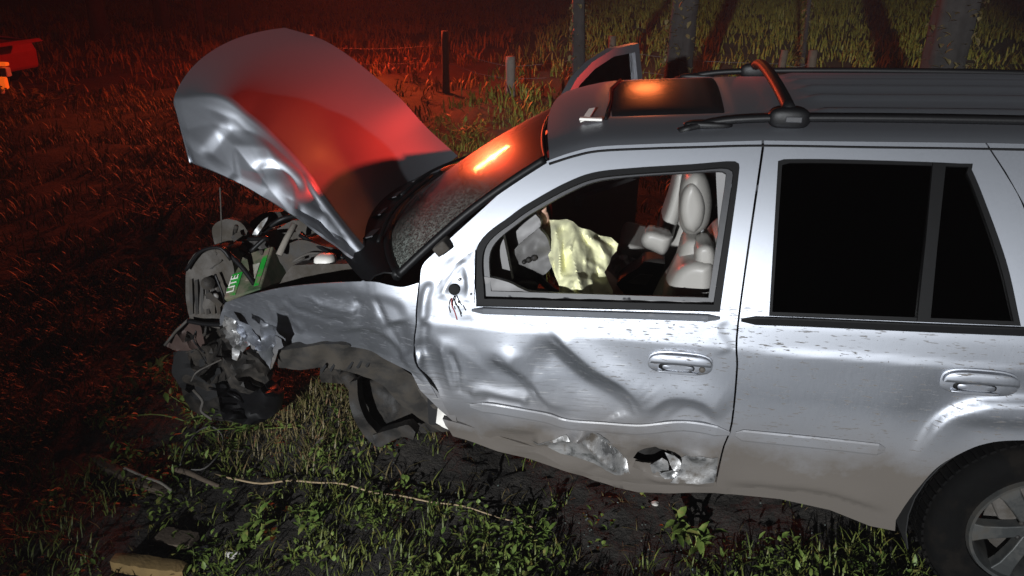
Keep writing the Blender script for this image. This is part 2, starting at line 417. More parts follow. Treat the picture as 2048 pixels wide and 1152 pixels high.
WIRE = simple('steel_wire', (.10, .095, .09), .7, .0)
def fabric(name, col, k=.06):
    m, n, b = new_mat(name); p = pos(n); f = noise(n, p, 60, 5)
    n.links.new(mixc(n, f, tuple(x*(1-k) for x in col), tuple(min(1, x*(1+k)) for x in col)), b.inputs['Base Color'])
    b.inputs['Roughness'].default_value = .7; b.inputs['Sheen Weight'].default_value = .1
    bump(n, b, noise(n, p, 45, 5), .25, .006); return m
YEL = fabric('pale_yellow_sheet', (.76, .75, .46)); CLOTH = fabric('off_white_cloth', (.46, .40, .38))
def glassy(name, tint, fac, rough=.03, dust=.0):
    m, n, b = new_mat(name); out = n.nodes['Material Output']
    tr = nd(n, 'ShaderNodeBsdfTransparent'); tr.inputs[0].default_value = (*tint, 1)
    gl = nd(n, 'ShaderNodeBsdfGlossy'); gl.inputs['Roughness'].default_value = rough
    fr = nd(n, 'ShaderNodeFresnel'); fr.inputs[0].default_value = fac
    mx = nd(n, 'ShaderNodeMixShader'); n.links.new(fr.outputs[0], mx.inputs[0]); n.links.new(tr.outputs[0], mx.inputs[1]); n.links.new(gl.outputs[0], mx.inputs[2])
    last = mx.outputs[0]
    if dust:
        df = nd(n, 'ShaderNodeBsdfDiffuse'); df.inputs[0].default_value = (.35, .33, .3, 1)
        f = ramp(n, noise(n, pos(n), 130, 4, .7), (.60, (0, 0, 0)), (.85, (dust, dust, dust)))
        m2 = nd(n, 'ShaderNodeMixShader'); n.links.new(f, m2.inputs[0]); n.links.new(last, m2.inputs[1]); n.links.new(df.outputs[0], m2.inputs[2]); last = m2.outputs[0]
    n.links.new(last, out.inputs[0]); return m
TINT = glassy('tinted_glass', (.05, .05, .055), 1.35, .02, 0)
CLEAR = glassy('door_glass', (.55, .52, .5), 1.5, .02, .3)
SUNR = simple('sunroof_glass', (.010, .010, .011), .24, 0, .2, 10)
def windscreen_mat():
    m, n, b = new_mat('cracked_windscreen'); out = n.nodes['Material Output']; p = pos(n)
    g = nd(n, 'ShaderNodeSeparateXYZ'); n.links.new(p, g.inputs[0])
    # crazed area: low near corner of the screen
    d = nd(n, 'ShaderNodeVectorMath', operation='DISTANCE'); n.links.new(p, d.inputs[0]); d.inputs[1].default_value = (.66, .16, 1.18)
    cm = nd(n, 'ShaderNodeMapRange'); cm.inputs[1].default_value = .70; cm.inputs[2].default_value = .15
    n.links.new(mth(n, 'ADD', d.outputs['Value'], mth(n, 'MULTIPLY', noise(n, p, 7, 4), .25)), cm.inputs[0])
    vo = nd(n, 'ShaderNodeTexVoronoi', feature='DISTANCE_TO_EDGE'); vo.inputs['Scale'].default_value = 110; n.links.new(p, vo.inputs['Vector'])
    vc = nd(n, 'ShaderNodeTexVoronoi', feature='F1'); vc.inputs['Scale'].default_value = 110; n.links.new(p, vc.inputs['Vector'])
    edge = ramp(n, vo.outputs['Distance'], (.0, (1, 1, 1)), (.16, (0, 0, 0)))
    cell = nd(n, 'ShaderNodeSeparateColor'); n.links.new(vc.outputs['Color'], cell.inputs[0])
    craz = mth(n, 'MULTIPLY', mth(n, 'MAXIMUM', edge, ramp(n, cell.outputs[0], (.45, (0, 0, 0)), (.9, (.85, .85, .85)))), cm.outputs[0])
    dust = ramp(n, noise(n, p, 70, 5, .7), (.55, (0, 0, 0)), (.8, (.22, .22, .22)))
    fac = mth(n, 'MAXIMUM', mth(n, 'MULTIPLY', craz, .60), dust)
    tr = nd(n, 'ShaderNodeBsdfTransparent'); tr.inputs[0].default_value = (.55, .6, .58, 1)
    gl = nd(n, 'ShaderNodeBsdfGlossy'); gl.inputs['Roughness'].default_value = .085
    g2 = nd(n, 'ShaderNodeBsdfGlossy'); g2.inputs['Roughness'].default_value = .26; gm = nd(n, 'ShaderNodeMixShader'); gm.inputs[0].default_value = .45; n.links.new(gl.outputs[0], gm.inputs[1]); n.links.new(g2.outputs[0], gm.inputs[2])
    bp = nd(n, 'ShaderNodeBump'); bp.inputs['Strength'].default_value = .35; bp.inputs['Distance'].default_value = .002
    n.links.new(mth(n, 'MULTIPLY', vo.outputs['Distance'], mth(n, 'ADD', cm.outputs[0], .02)), bp.inputs['Height']); n.links.new(bp.outputs[0], gl.inputs['Normal'])
    fr = nd(n, 'ShaderNodeFresnel'); fr.inputs[0].default_value = 1.55
    mx = nd(n, 'ShaderNodeMixShader'); n.links.new(fr.outputs[0], mx.inputs[0]); n.links.new(tr.outputs[0], mx.inputs[1]); n.links.new(gm.outputs[0], mx.inputs[2])
    df = nd(n, 'ShaderNodeBsdfDiffuse'); n.links.new(mixc(n, craz, (.34, .30, .27), (.50, .60, .55)), df.inputs[0])
    m2 = nd(n, 'ShaderNodeMixShader'); n.links.new(fac, m2.inputs[0]); n.links.new(mx.outputs[0], m2.inputs[1]); n.links.new(df.outputs[0], m2.inputs[2])
    n.links.new(m2.outputs[0], out.inputs[0]); return m
SCREEN = windscreen_mat()
def leafmat(name, a, b_, rough=.55):
    m, n, b = new_mat(name); p = pos(n); f1 = noise(n, p, 4, 3); f2 = noise(n, p, 45, 2); f3 = noise(n, p, 22, 1)
    c = mixc(n, ramp(n, mth(n, 'ADD', mth(n, 'MULTIPLY', f1, .45), mth(n, 'MULTIPLY', f2, .55)), (.36, (0, 0, 0)), (.62, (1, 1, 1))), a, b_)
    c = mixc(n, ramp(n, f3, (.60, (0, 0, 0)), (.68, (.8, .8, .8))), c, (max(b_[0]*1.25, .12), b_[1]*.85, b_[2]*1.1))   # dead and yellowed blades
    n.links.new(c, b.inputs['Base Color']); b.inputs['Roughness'].default_value = rough; b.inputs['Specular IOR Level'].default_value = .35
    return m
GRASS = leafmat('grass_green', (.038, .060, .010), (.11, .125, .024)); WEED = leafmat('weed_green', (.05, .095, .015), (.15, .20, .045))
DRY = leafmat('dry_grass', (.07, .055, .024), (.15, .12, .05)); FIELD = leafmat('field_grass', (.085, .105, .014), (.23, .225, .035)); TREEL = leafmat('tree_leaf', (.03, .06, .015), (.06, .10, .03))
def soil_mat():
    m, n, b = new_mat('ground_soil'); p = pos(n)
    a = noise(n, p, 1.3, 6, .6); f = noise(n, p, 30, 8, .7)
    c = mixc(n, ramp(n, f, (.35, (0, 0, 0)), (.7, (1, 1, 1))), (.010, .0085, .007), (.036, .030, .024))
    g = nd(n, 'ShaderNodeSeparateXYZ'); n.links.new(p, g.inputs[0])
    far = nd(n, 'ShaderNodeMapRange'); far.inputs[1].default_value = 2; far.inputs[2].default_value = 7; n.links.new(g.outputs[1], far.inputs[0])
    gc = mixc(n, noise(n, p, 5, 6), (.025, .032, .010), (.065, .07, .022))
    c = mixc(n, mth(n, 'MULTIPLY', far.outputs[0], ramp(n, a, (.3, (.5, .5, .5)), (.6, (1, 1, 1)))), c, gc)
    n.links.new(c, b.inputs['Base Color']); b.inputs['Roughness'].default_value = .92
    bump(n, b, mth(n, 'ADD', noise(n, p, 45, 8, .7), mth(n, 'MULTIPLY', noise(n, p, 9, 5), 1.5)), .8, .02); return m
SOIL = soil_mat()
# ================================================================ GROUND
def gz(x, y):
    x = np.asarray(x, float); y = np.asarray(y, float)
    n = .022*np.sin(3.1*x+1.3*y)+.018*np.sin(5.3*y-2.2*x+1)+.012*np.sin(9.7*x+4)*np.sin(8.3*y+2)+.006*np.sin(23*x+5*y)*np.sin(19*y)
    far = np.clip((y-2.2)/4, 0, 1)
    n = n*(1-.5*far)+far*(.10*np.sin(1.3*x+.6*y)*np.sin(1.1*y+.4)+.05*np.sin(2.9*x-1.7*y+2)+.035*np.sin(7*y+.6*np.sin(x)))
    n = n+.16*np.exp(-((x+.12)/.42)**2-((y-.80)/.35)**2)+.05*np.exp(-((x-.55)/.4)**2-((y-.75)/.3)**2)
    n = n+.12*np.exp(-((x+2.4)/.9)**2-((y-3.6)/.8)**2)
    return n*np.clip(1-((np.abs(x)+np.abs(y))-60)/60, 0, 1)
def axis(a, b, st, lo, hi):
    m = list(np.arange(a, b, st)); s = st; p = m[-1]
    while p < hi: s *= 1.10; p += s; m.append(p)
    s = st; p = m[0]; l = []
    while p > lo: s *= 1.10; p -= s; l.append(p)
    return np.array(l[::-1]+m)
ax = axis(-3.2, 3.6, .035, -300, 300); ay = axis(-.7, 3.2, .035, -60, 400)
GX, GY = np.meshgrid(ax, ay); nx, ny = len(ax), len(ay)
gv = np.stack([GX.ravel(), GY.ravel(), gz(GX, GY).ravel()], 1)
fine = (np.abs(gv[:, 0]) < 4) & (gv[:, 1] < 4); gv[fine, 2] += rng.normal(0, .006, fine.sum())
gf = [[j*nx+i, j*nx+i+1, (j+1)*nx+i+1, (j+1)*nx+i] for j in range(ny-1) for i in range(nx-1)]
ground = mesh('ground', gv, gf, SOIL); tag(ground, 'dark bare soil and rough pasture', None, None, 'structure')

# ================================================================ THE WRECK
suv = thing('wrecked_suv', 'crashed silver SUV with crushed nose, bonnet thrown open and driver window gone', 'car', (1.9, .945, 0))
# ---- front wing (left fender)
seam = [(840, 566), (835, 619), (834, 648), (830, 678), (830, 705), (838, 734), (860, 764), (878, 796), (902, 822)]
arch = [(878, 800), (860, 780), (828, 751), (798, 735), (769, 720), (739, 702), (695, 694), (654, 691), (589, 700)]
fender_out = [(450, 606), (500, 590), (560, 576), (640, 567), (740, 563), (775, 569), (805, 574)]+[(u-3, v) for u, v in seam[:-1]]+arch[1:]+[(570, 694), (556, 700), (546, 735), (531, 719), (517, 726), (505, 700), (490, 688), (474, 694), (462, 676), (446, 664), (441, 636)]
crA = [(430, 590), (560, 585), (590, 640), (600, 710), (540, 760), (430, 720)]
_ff = [
    f_crease([(560, 590), (590, 620), (650, 640), (700, 645)], 7, -.010), f_crease([(610, 590), (640, 612), (690, 604)], 6, .007), f_crease([(745, 590), (770, 640), (800, 700)], 8, -.008), f_facet(crA, 22, .016, 3, 12), f_facet([(520, 580), (720, 570), (720, 700), (520, 710)], 40, .007, 11, 30),
    f_step([(655, 668), (705, 661), (750, 664), (785, 690), (812, 730), (850, 765)], 4, -.016, 40),
    f_step([(520, 645), (560, 655), (605, 672), (660, 676)], 6, .018, 45), f_crease([(533, 605), (545, 625), (556, 645)], 10, .014),
    f_crease([(575, 640), (596, 655), (604, 668)], 11, .014), f_ridge([(640, 615), (690, 620), (720, 627)], 4, .005),
    f_bump((665, 600), 45, 16, -.008, 10), f_bump((720, 625), 26, 30, -.010), f_step([(700, 590), (722, 618), (700, 655)], 6, .009, 30),
    f_step([(735, 600), (760, 595), (800, 612), (812, 650)], 10, -.010, 50), f_crease([(705, 600), (718, 612), (712, 635)], 9, -.012),
    f_ridge([(790, 640), (800, 680), (815, 715)], 22, -.020), f_facet([(600, 570), (760, 562), (830, 590), (820, 660), (640, 660)], 55, .006, 21, 30)]
fend_feats = [(lambda P, f=f: .72*f(P)) for f in _ff]
panel('front_wing', smoothp(fender_out), PAINT, suv, res=5, surf=Sf, feats=fend_feats)
panel('hinge_pillar', [(812, 575), (870, 560), (880, 640), (872, 720), (905, 800), (915, 850), (880, 820), (840, 780), (815, 730), (808, 650)], PAINT, suv, res=14, surf=lambda x, z: S(x, z)+.035)
# torn edge flaps at the nose
for k, (poly, y) in enumerate([([(470, 640), (500, 655), (532, 700), (530, 722), (505, 690), (478, 668)], .12), ([(448, 632), (478, 648), (500, 690), (486, 704), (462, 690), (446, 660)], .2), ([(520, 640), (552, 655), (548, 690), (540, 738), (528, 716), (522, 680)], .08)]):
    slab('torn_flap', poly, y, .004, RAW if k == 1 else PAINT, suv, res=7, crump=.05, seed=30+k)
# ---- front door
door_out = seam[:-1]+[(903, 866), (994, 889), (1056, 907), (1105, 924), (1132, 934), (1202, 952), (1278, 967), (1350, 971), (1428, 973), (1430, 960), (1445, 895), (1461, 850), (1472, 739), (1475, 640), (1524, 290), (1523, 281), (1400, 285), (1300, 288), (1200, 293), (1150, 303), (1100, 320), (1060, 338), (1010, 378), (960, 423), (905, 473), (870, 505), (845, 531)]
win_hole = smoothp([(952, 613), (954, 494), (1023, 430), (1073, 397), (1134, 364), (1190, 344), (1273, 335), (1384, 328), (1462, 322), (1478, 327), (1476, 365), (1440, 624)])
tear = [(1266, 918), (1275, 906), (1296, 901), (1310, 897), (1318, 903), (1345, 910), (1362, 921), (1358, 932), (1330, 925), (1308, 930), (1283, 926)]
low = [(890, 830), (960, 812), (1060, 842), (1140, 862), (1290, 868), (1440, 900), (1440, 985), (1260, 985), (1100, 940), (890, 880)]
door_feats = [
    f_step([(1270, 850), (1268, 818), (1235, 785), (1180, 752), (1135, 715), (1098, 680), (1080, 660)], 17, .040, 32, 1),
    f_step([(1150, 832), (1100, 818), (1072, 796), (1052, 768), (1018, 738), (975, 706)], 10, .024, 26, 1),
    f_step([(1290, 842), (1312, 822), (1345, 806), (1400, 814), (1445, 848)], 11, -.026, 40, -1),
    f_step([(1440, 850), (1420, 832), (1380, 812), (1345, 826), (1325, 846)], 7, .008, 30),
    f_ridge([(842, 690), (838, 735), (858, 775), (884, 815)], 7, .016, .25),
    f_step([(905, 800), (885, 760), (872, 715), (865, 670)], 16, .020, 30),
    f_ridge([(850, 640), (846, 680), (842, 720)], 10, -.010), f_bump((870, 760), 40, 60, -.022),
    f_ridge([(937, 790), (960, 780), (1000, 788), (1060, 806)], 10, .014, .1), f_ridge([(960, 797), (1010, 803), (1055, 812)], 8, -.016),
    f_facet([(860, 660), (1050, 690), (1150, 780), (1150, 835), (950, 810), (880, 800)], 46, .006, 41, 25, 1.5, 40), f_crease([(985, 712), (1030, 742), (1062, 776)], 7, .007), f_crease([(1092, 676), (1140, 712), (1190, 750), (1240, 786)], 6, .006),
    f_bump((1120, 800), 40, 34, -.010), f_crease([(1060, 772), (1078, 800), (1096, 822)], 7, -.008), f_crease([(1245, 790), (1262, 806), (1270, 830)], 6, .007), f_crease([(900, 700), (915, 740), (920, 790)], 8, -.008), f_crease([(880, 690), (888, 740), (905, 790)], 7, .007), f_bump((1010, 700), 60, 40, .012),
    f_bump((900, 860), 60, 40, -.05), f_bump((1000, 895), 110, 30, -.03),
    f_facet(low, 34, .012, 5, 22, 2.4, 12), f_facet([(1060, 850), (1300, 868), (1440, 920), (1440, 975), (1270, 975), (1080, 930)], 16, .007, 8, 10, 1.8, 14),
    f_crease([(1060, 888), (1130, 878), (1180, 862)], 16, .035), f_crease([(1140, 864), (1190, 900), (1240, 940)], 14, .03), f_crease([(1175, 866), (1215, 895), (1262, 935)], 12, -.03),
    f_bump((1312, 915), 42, 22, -.03), f_ridge([(1370, 915), (1400, 912), (1435, 922)], 9, .02), f_ridge([(1290, 945), (1340, 960), (1420, 962)], 8, .018),
    f_facet([(836, 560), (960, 470), (950, 640), (836, 650)], 30, .005, 14, 12), f_ridge([(862, 560), (850, 600), (846, 650)], 10, .012),
    f_step([(1432, 650), (1446, 670), (1460, 690), (1466, 705)], 10, .006, 20)]
door_feats = [(lambda P, f=f: .8*f(P)) for f in door_feats]
fdoor = panel('front_door', smoothp(door_out), PAINT, suv, holes=[win_hole, tear], res=4.6, feats=door_feats)
DF = lambda P: sum(f(P) for f in door_feats)
mould_path = [(940, 812), (1000, 818), (1090, 836), (1130, 847), (1200, 852), (1280, 857), (1350, 852), (1400, 855), (1459, 866)]
strip('side_moulding', mould_path, .045, .009, PAINT, fdoor, feats=[DF], off=.003)
# scraped metal visible through the tear, and curled sheet around it
slab('door_beam', [(1255, 890), (1375, 895), (1380, 950), (1255, 945)], .12, .02, DARK, fdoor, res=9, crump=.012, seed=4)
for k, pl in enumerate([[(1270, 922), (1290, 925), (1322, 928), (1334, 945), (1322, 953), (1290, 944), (1266, 934)], [(1300, 930), (1325, 916), (1336, 925), (1338, 948), (1326, 955), (1306, 946)], [(1330, 905), (1352, 914), (1362, 926), (1358, 944), (1346, 940), (1338, 922)], [(1318, 948), (1345, 940), (1360, 948), (1350, 958), (1330, 958)]]):
    slab('curled_sheet', pl, .034-.010*k, .003, RAW if k else PAINT, fdoor, res=6, crump=.012, seed=50+k)
panel('scraped_patch', [(1065, 890), (1100, 880), (1132, 868), (1150, 876), (1195, 868), (1215, 880), (1252, 925), (1262, 950), (1230, 946), (1190, 925), (1150, 916), (1120, 912), (1090, 900)], RAW, fdoor, res=5, surf=lambda x, z: S(x, z)-.0025, feats=door_feats+[f_facet([(1060, 860), (1270, 860), (1270, 960), (1060, 960)], 14, .004, 61, 6, 1.6, 30)], solid=.002)
panel('scraped_patch', [(1352, 925), (1372, 912), (1402, 908), (1436, 915), (1434, 940), (1428, 964), (1390, 962), (1340, 962), (1356, 945)], RAW, fdoor, res=5, surf=lambda x, z: S(x, z)-.0025, feats=door_feats+[f_facet([(1340, 900), (1445, 900), (1445, 970), (1340, 970)], 16, .004, 62, 6, 1.6, 0)], solid=.002)
# mirror mount plate (mirror torn away)
sail = [(950, 500), (948, 608), (905, 612), (872, 614), (866, 600), (870, 578), (896, 540), (931, 512)]
sailp = panel('mirror_mount', sail, RAW if False else PAINT, fdoor, res=4, surf=lambda x, z: S(x, z)-.012, feats=[f_ridge([(880, 600), (905, 550), (940, 515)], 5, .003), f_bump((918, 575), 18, 22, -.006), f_ridge([(930, 520), (936, 560), (938, 600)], 6, .004), f_facet(sail, 16, .003, 2, 5)], solid=.006)
b = MB(); c = atS([(910, 577)])[0]-[0, .012, 0]; b.lathe([(0, -.004), (.02, -.004), (.022, .004), (0, .004)], c, seg=20); b.build('cable_hole', INNER, sailp)
for k, (ww, mt) in enumerate([([(911, 585), (910, 598), (916, 612), (921, 628)], REDW), ([(913, 584), (920, 598), (930, 616)], DARK), ([(909, 585), (905, 600), (908, 614)], DARK)]):
    q = atS(catmull(ww, 12)); q[:, 1] -= .05; MB().tube(q, .0024, 5).build('loose_wire', mt, sailp)
for (u, v, r) in [(921, 556, .006), (920, 600, .005), (944, 585, .005)]:
    c = atS([(u, v)])[0]-[0, .016, 0]; MB().ell(c, (r, .005, r)).build('bolt', CHROME, sailp)
# window seal and trim of the front door
def ring(outer, inner, y_off, mat, name, parent, thick=.02, surf=S):
    n = 160
    A = np.asarray(dens(outer, 4)); B = np.asarray(dens(inner, 4))
    V2, T = tri_region(outer, [inner], 5); P = atS(V2, surf); P[:, 1] += y_off
    a, b_, c_ = P[T[0]]
    if np.cross(b_-a, c_-a)[1] > 0: T = [t[::-1] for t in T]
    return mesh(name, P, T, mat, parent, solid=thick, auto=50)
seal_in = smoothp([(967, 600), (967, 500), (1030, 441), (1080, 408), (1140, 376), (1193, 357), (1275, 348), (1384, 341), (1448, 336), (1466, 342), (1465, 370), (1428, 612)])
ring([(u+(u-1215)*.008, v+(v-470)*.02) for u, v in win_hole], seal_in, .010, SEAL, 'window_seal', fdoor)
strip('belt_trim', [(944, 619), (1040, 622), (1200, 627), (1330, 631), (1440, 635)], .024, .012, PAINT, fdoor, off=.006)
seal_in2 = smoothp([(978, 590), (978, 506), (1036, 450), (1085, 418), (1145, 386), (1196, 367), (1276, 357), (1384, 350), (1440, 347), (1454, 352), (1452, 372), (1418, 604)])
ring(seal_in, seal_in2, .035, TRIMD, 'window_channel', fdoor)
slab('door_trim', [(962, 553), (985, 556), (1020, 566), (1045, 579), (1075, 586), (1200, 592), (1320, 598), (1424, 605), (1424, 632), (1200, 628), (962, 620)], .075, .03, TRIM, fdoor, res=8, crump=.006, seed=3)
slab('door_trim_panel', [(960, 612), (1424, 626), (1424, 860), (1040, 800), (960, 740)], .085, .05, TRIM, fdoor, res=30, crump=.006, seed=5)
def handle(u, v, w_, h_, parent, key=True, disp=0):
    c = atS([(u, v)])[0]-[0, disp, 0]; d = np.linalg.norm(c-CP); sx = w_/F*(c-CP)@FW; sz = h_/F*((c-CP)@FW)*1.22
    def stad(sx, sz, n=40, ex=3.0):
        t = np.linspace(0, 2*math.pi, n, endpoint=False)
        return np.stack([sx/2*np.sign(np.cos(t))*np.abs(np.cos(t))**(2/ex), sz/2*np.sign(np.sin(t))*np.abs(np.sin(t))**(2/ex)], 1)
    def plate(name, pts, y0, y1, mat, par, dome=0):
        n = len(pts); V = []
        for k, (s, yy) in enumerate([(1, y1), (1, y0+.002), (.93, y0), (.5, y0-dome)]):
            cc = pts.mean(0); V += [(c[0]+cc[0]+(p[0]-cc[0])*s, c[1]+yy, c[2]+cc[1]+(p[1]-cc[1])*s) for p in pts]
        V.append((c[0]+pts.mean(0)[0], c[1]+y0-dome, c[2]+pts.mean(0)[1]))
        Fc = [[r*n+i, (r+1)*n+i, (r+1)*n+(i+1) % n, r*n+(i+1) % n] for r in range(3) for i in range(n)]+[[3*n+i, 4*n, 3*n+(i+1) % n] for i in range(n)]
        return mesh(name, V, [f[::-1] for f in Fc], mat, par, auto=45)
    root = plate('handle', stad(sx*1.05, sz*1.1), -.006, .012, PAINT, parent)
    q = stad(sx, sz); up = q.copy(); up[:, 1] = np.maximum(up[:, 1], .002*0+sz*.02)
    plate('pull', up, -.024, -.002, PAINT, root, .004)
    dn = stad(sx*.58, sz*.36); dn[:, 1] -= sz*.2; dn[:, 0] -= sx*.05; plate('recess', dn, -.0085, .004, SEAL, root)
    dn2 = stad(sx*.5, sz*.3); dn2[:, 1] -= sz*.2; dn2[:, 0] -= sx*.03; plate('cup', dn2, -.0105, .004, PAINT, root)
    lo = stad(sx*.66, sz*.12); lo[:, 1] -= sz*.40; lo[:, 0] -= sx*.03; plate('lip', lo, -.016, -.002, PAINT, root)
    if key: MB().lathe([(0, -.013), (.009, -.013), (.011, -.009), (.012, 0)], c+[sx*.36, 0, -sz*.2], seg=18).build('key_lock', CHROME, root)
handle(1360, 725, 122, 38, fdoor, disp=float(DF(np.array([[1310., 722.], [1360., 725.], [1410., 728.]])).max())+.002)
# ---- rear door
rd_out = [(1528, 281), (1700, 283), (1970, 286), (2008, 344), (2044, 408), (2072, 500), (2086, 640), (2088, 780), (2062, 882), (2048, 881), (1990, 884), (1938, 898), (1880, 930), (1840, 972), (1812, 1008), (1790, 1043), (1760, 1034), (1700, 1012), (1640, 995), (1560, 985), (1432, 974), (1434, 960), (1449, 895), (1465, 850), (1476, 739), (1479, 640), (1529, 290)]
rw_hole = smoothp([(1556, 322), (1575, 318), (1700, 319), (1925, 327), (1942, 336), (1975, 415), (2015, 530), (2042, 652), (1480+58, 632)])
flare = [f_step([(2200, 812), (2048, 801), (1985, 802), (1930, 812), (1884, 834), (1850, 870), (1815, 930)], 7, -.022, 60, -1), f_step([(2200, 856), (2048, 850), (1950, 845), (1890, 838)], 12, .012, 30)]
rdoor = panel('rear_door', smoothp(rd_out), PAINT, suv, holes=[rw_hole], res=8, feats=flare+[f_bump((1560, 900), 90, 40, -.006), f_step([(1480, 700), (1700, 712), (2080, 742)], 4, .004, 30, smooth=False), f_step([(1432, 965), (1560, 975), (1640, 984), (1700, 1000), (1790, 1030)], 5, -.02, 25)])
strip('side_moulding', [(1470, 868), (1560, 877), (1660, 887), (1770, 899)], .05, .010, PAINT, rdoor)
handle(1958, 764, 140, 44, rdoor, key=False)
strip('belt_trim', [(1482, 640), (1600, 644), (1760, 651), (1900, 657), (2078, 664)], .030, .010, BLK, rdoor)
rin = smoothp([(1565, 331), (1580, 327), (1700, 328), (1920, 335), (1934, 343), (1965, 420), (2003, 532), (2030, 645), (1545, 626)])
rs = ring([(u+(u-1780)*.010, v+(v-480)*.02) for u, v in rw_hole], rin, .009, SEAL, 'window_seal', rdoor)
panel('divider', [(1866, 326), (1892, 328), (1874, 500), (1860, 650), (1834, 648), (1852, 480)], SEAL, rdoor, res=12, surf=lambda x, z: S(x, z)+.001, solid=.015)
panel('window_glass', [(1558, 322), (1868, 326), (1852, 480), (1836, 646), (1538, 630)], TINT, rdoor, res=25, surf=lambda x, z: S(x, z)+.020, solid=.004)
panel('window_glass', [(1888, 328), (1938, 334), (1972, 415), (2012, 530), (2040, 650), (1858, 647), (1872, 500)], TINT, rdoor, res=25, surf=lambda x, z: S(x, z)+.020, solid=.004)
# ---- sill under the doors
sill_feats = [f_facet([(880, 840), (1300, 940), (1460, 960), (1460, 1000), (1250, 1000), (880, 910)], 22, .010, 9, 6, 2.5, 12)]
panel('sill', [(885, 838), (930, 850), (1000, 872), (1070, 892), (1140, 915), (1210, 935), (1290, 952), (1430, 962), (1560, 976), (1640, 986), (1700, 1003), (1792, 1034), (1790, 1062), (1740, 1052), (1660, 1020), (1560, 998), (1430, 985), (1350, 986), (1278, 982), (1190, 962), (1110, 934), (1050, 915), (990, 898), (905, 874)], PAINT, suv, res=7, surf=lambda x, z: S(x, z)+.028, feats=sill_feats, solid=.03)
# ---- rear quarter (continues beyond the frame)
def xz(x, z): return tuple(pj(np.array([x, float(S(x, z)), z])))
q_out = [(1974, 286)]+[xz(x, z) for x, z in [(2.9, 1.72), (3.5, 1.71), (3.72, 1.66), (3.86, 1.35), (3.93, 1.1), (3.95, .75), (3.9, .5), (3.35, .42), (3.26, .40), (3.22, .55), (3.12, .70), (2.98, .77), (2.85, .775)]]+[(2066, 880), (2092, 780), (2090, 640), (2076, 500), (2048, 408), (2012, 344)]
qw = [xz(x, z) for x, z in [(2.80, 1.16), (2.66, 1.63), (3.45, 1.63), (3.68, 1.2)]]
quarter = panel('rear_quarter', q_out, PAINT, suv, holes=[qw], res=22)
panel('window_glass', [xz(x, z) for x, z in [(2.78, 1.15), (2.65, 1.64), (3.46, 1.64), (3.70, 1.19)]], TINT, quarter, res=60, surf=lambda x, z: S(x, z)+.014)
# ---- far side (mirrored, undamaged)
XZ = lambda L: [xz(a, b) for a, b in L]
panel('far_side', XZ([(1.76, 1.70), (2.9, 1.72), (3.5, 1.71), (3.72, 1.66), (3.86, 1.35), (3.93, 1.1), (3.95, .75), (3.9, .5), (3.35, .42), (3.26, .40), (3.22, .55), (3.12, .70), (2.87, .775), (2.62, .70), (2.5, .52), (2.45, .36), (1.72, .40), (1.74, 1.1)]), PAINT, suv, holes=[XZ([(1.86, 1.62), (2.52, 1.64), (2.70, 1.16), (1.84, 1.14)]), XZ([(2.80, 1.16), (2.66, 1.63), (3.45, 1.63), (3.68, 1.2)])], res=26, mirror=True)
fs = panel('far_window_glass', XZ([(1.84, 1.64), (2.54, 1.66), (2.72, 1.14), (1.82, 1.12)]), TINT, suv, res=60, surf=lambda x, z: S(x, z)+.014, mirror=True)
panel('far_window_glass', XZ([(2.78, 1.15), (2.65, 1.64), (3.46, 1.64), (3.70, 1.19)]), TINT, suv, res=60, surf=lambda x, z: S(x, z)+.014, mirror=True)
panel('far_front_wing', XZ([(.62, 1.15), (.3, 1.12), (-.1, 1.08), (-.25, .95), (-.2, .6), (.25, .62), (.4, .5), (.42, .40), (.62, .40)]), PAINT, suv, surf=Sf, res=18, mirror=True, feats=[f_crumple([(300, 500), (900, 500), (900, 900), (300, 900)], 70, .06, 4, 60)])
panel('far_pillar', XZ([(.60, 1.15), (.66, 1.22), (1.05, 1.60), (1.4, 1.67), (1.78, 1.69), (1.78, 1.655), (1.4, 1.635), (1.10, 1.565), (.74, 1.18), (.66, 1.12)]), PAINT, suv, res=16, mirror=True, solid=.04)
panel('far_sill', XZ([(.62, .44), (1.76, .44), (2.46, .40), (2.45, .32), (.62, .36)]), PAINT, suv, res=30, mirror=True, solid=.05)
# ---- floor pan and tail
def boxpart(name, c, size, mat, parent, bevel=.01, rot=None): return MB().box(c, size, rot).build(name, mat, parent, smooth=False, bevel=bevel)
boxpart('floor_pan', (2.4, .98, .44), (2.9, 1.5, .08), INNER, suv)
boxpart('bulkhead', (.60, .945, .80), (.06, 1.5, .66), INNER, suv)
boxpart('tailgate', (3.86, .945, .86), (.07, 1.62, .72), PAINT, suv, .04)
boxpart('rear_window', (3.76, .945, 1.43), (.03, 1.36, .46), TINT, suv, .004, (R(-14), 'Y'))
boxpart('rear_bumper', (3.95, .945, .56), (.16, 1.72, .24), PAINT, suv, .05)
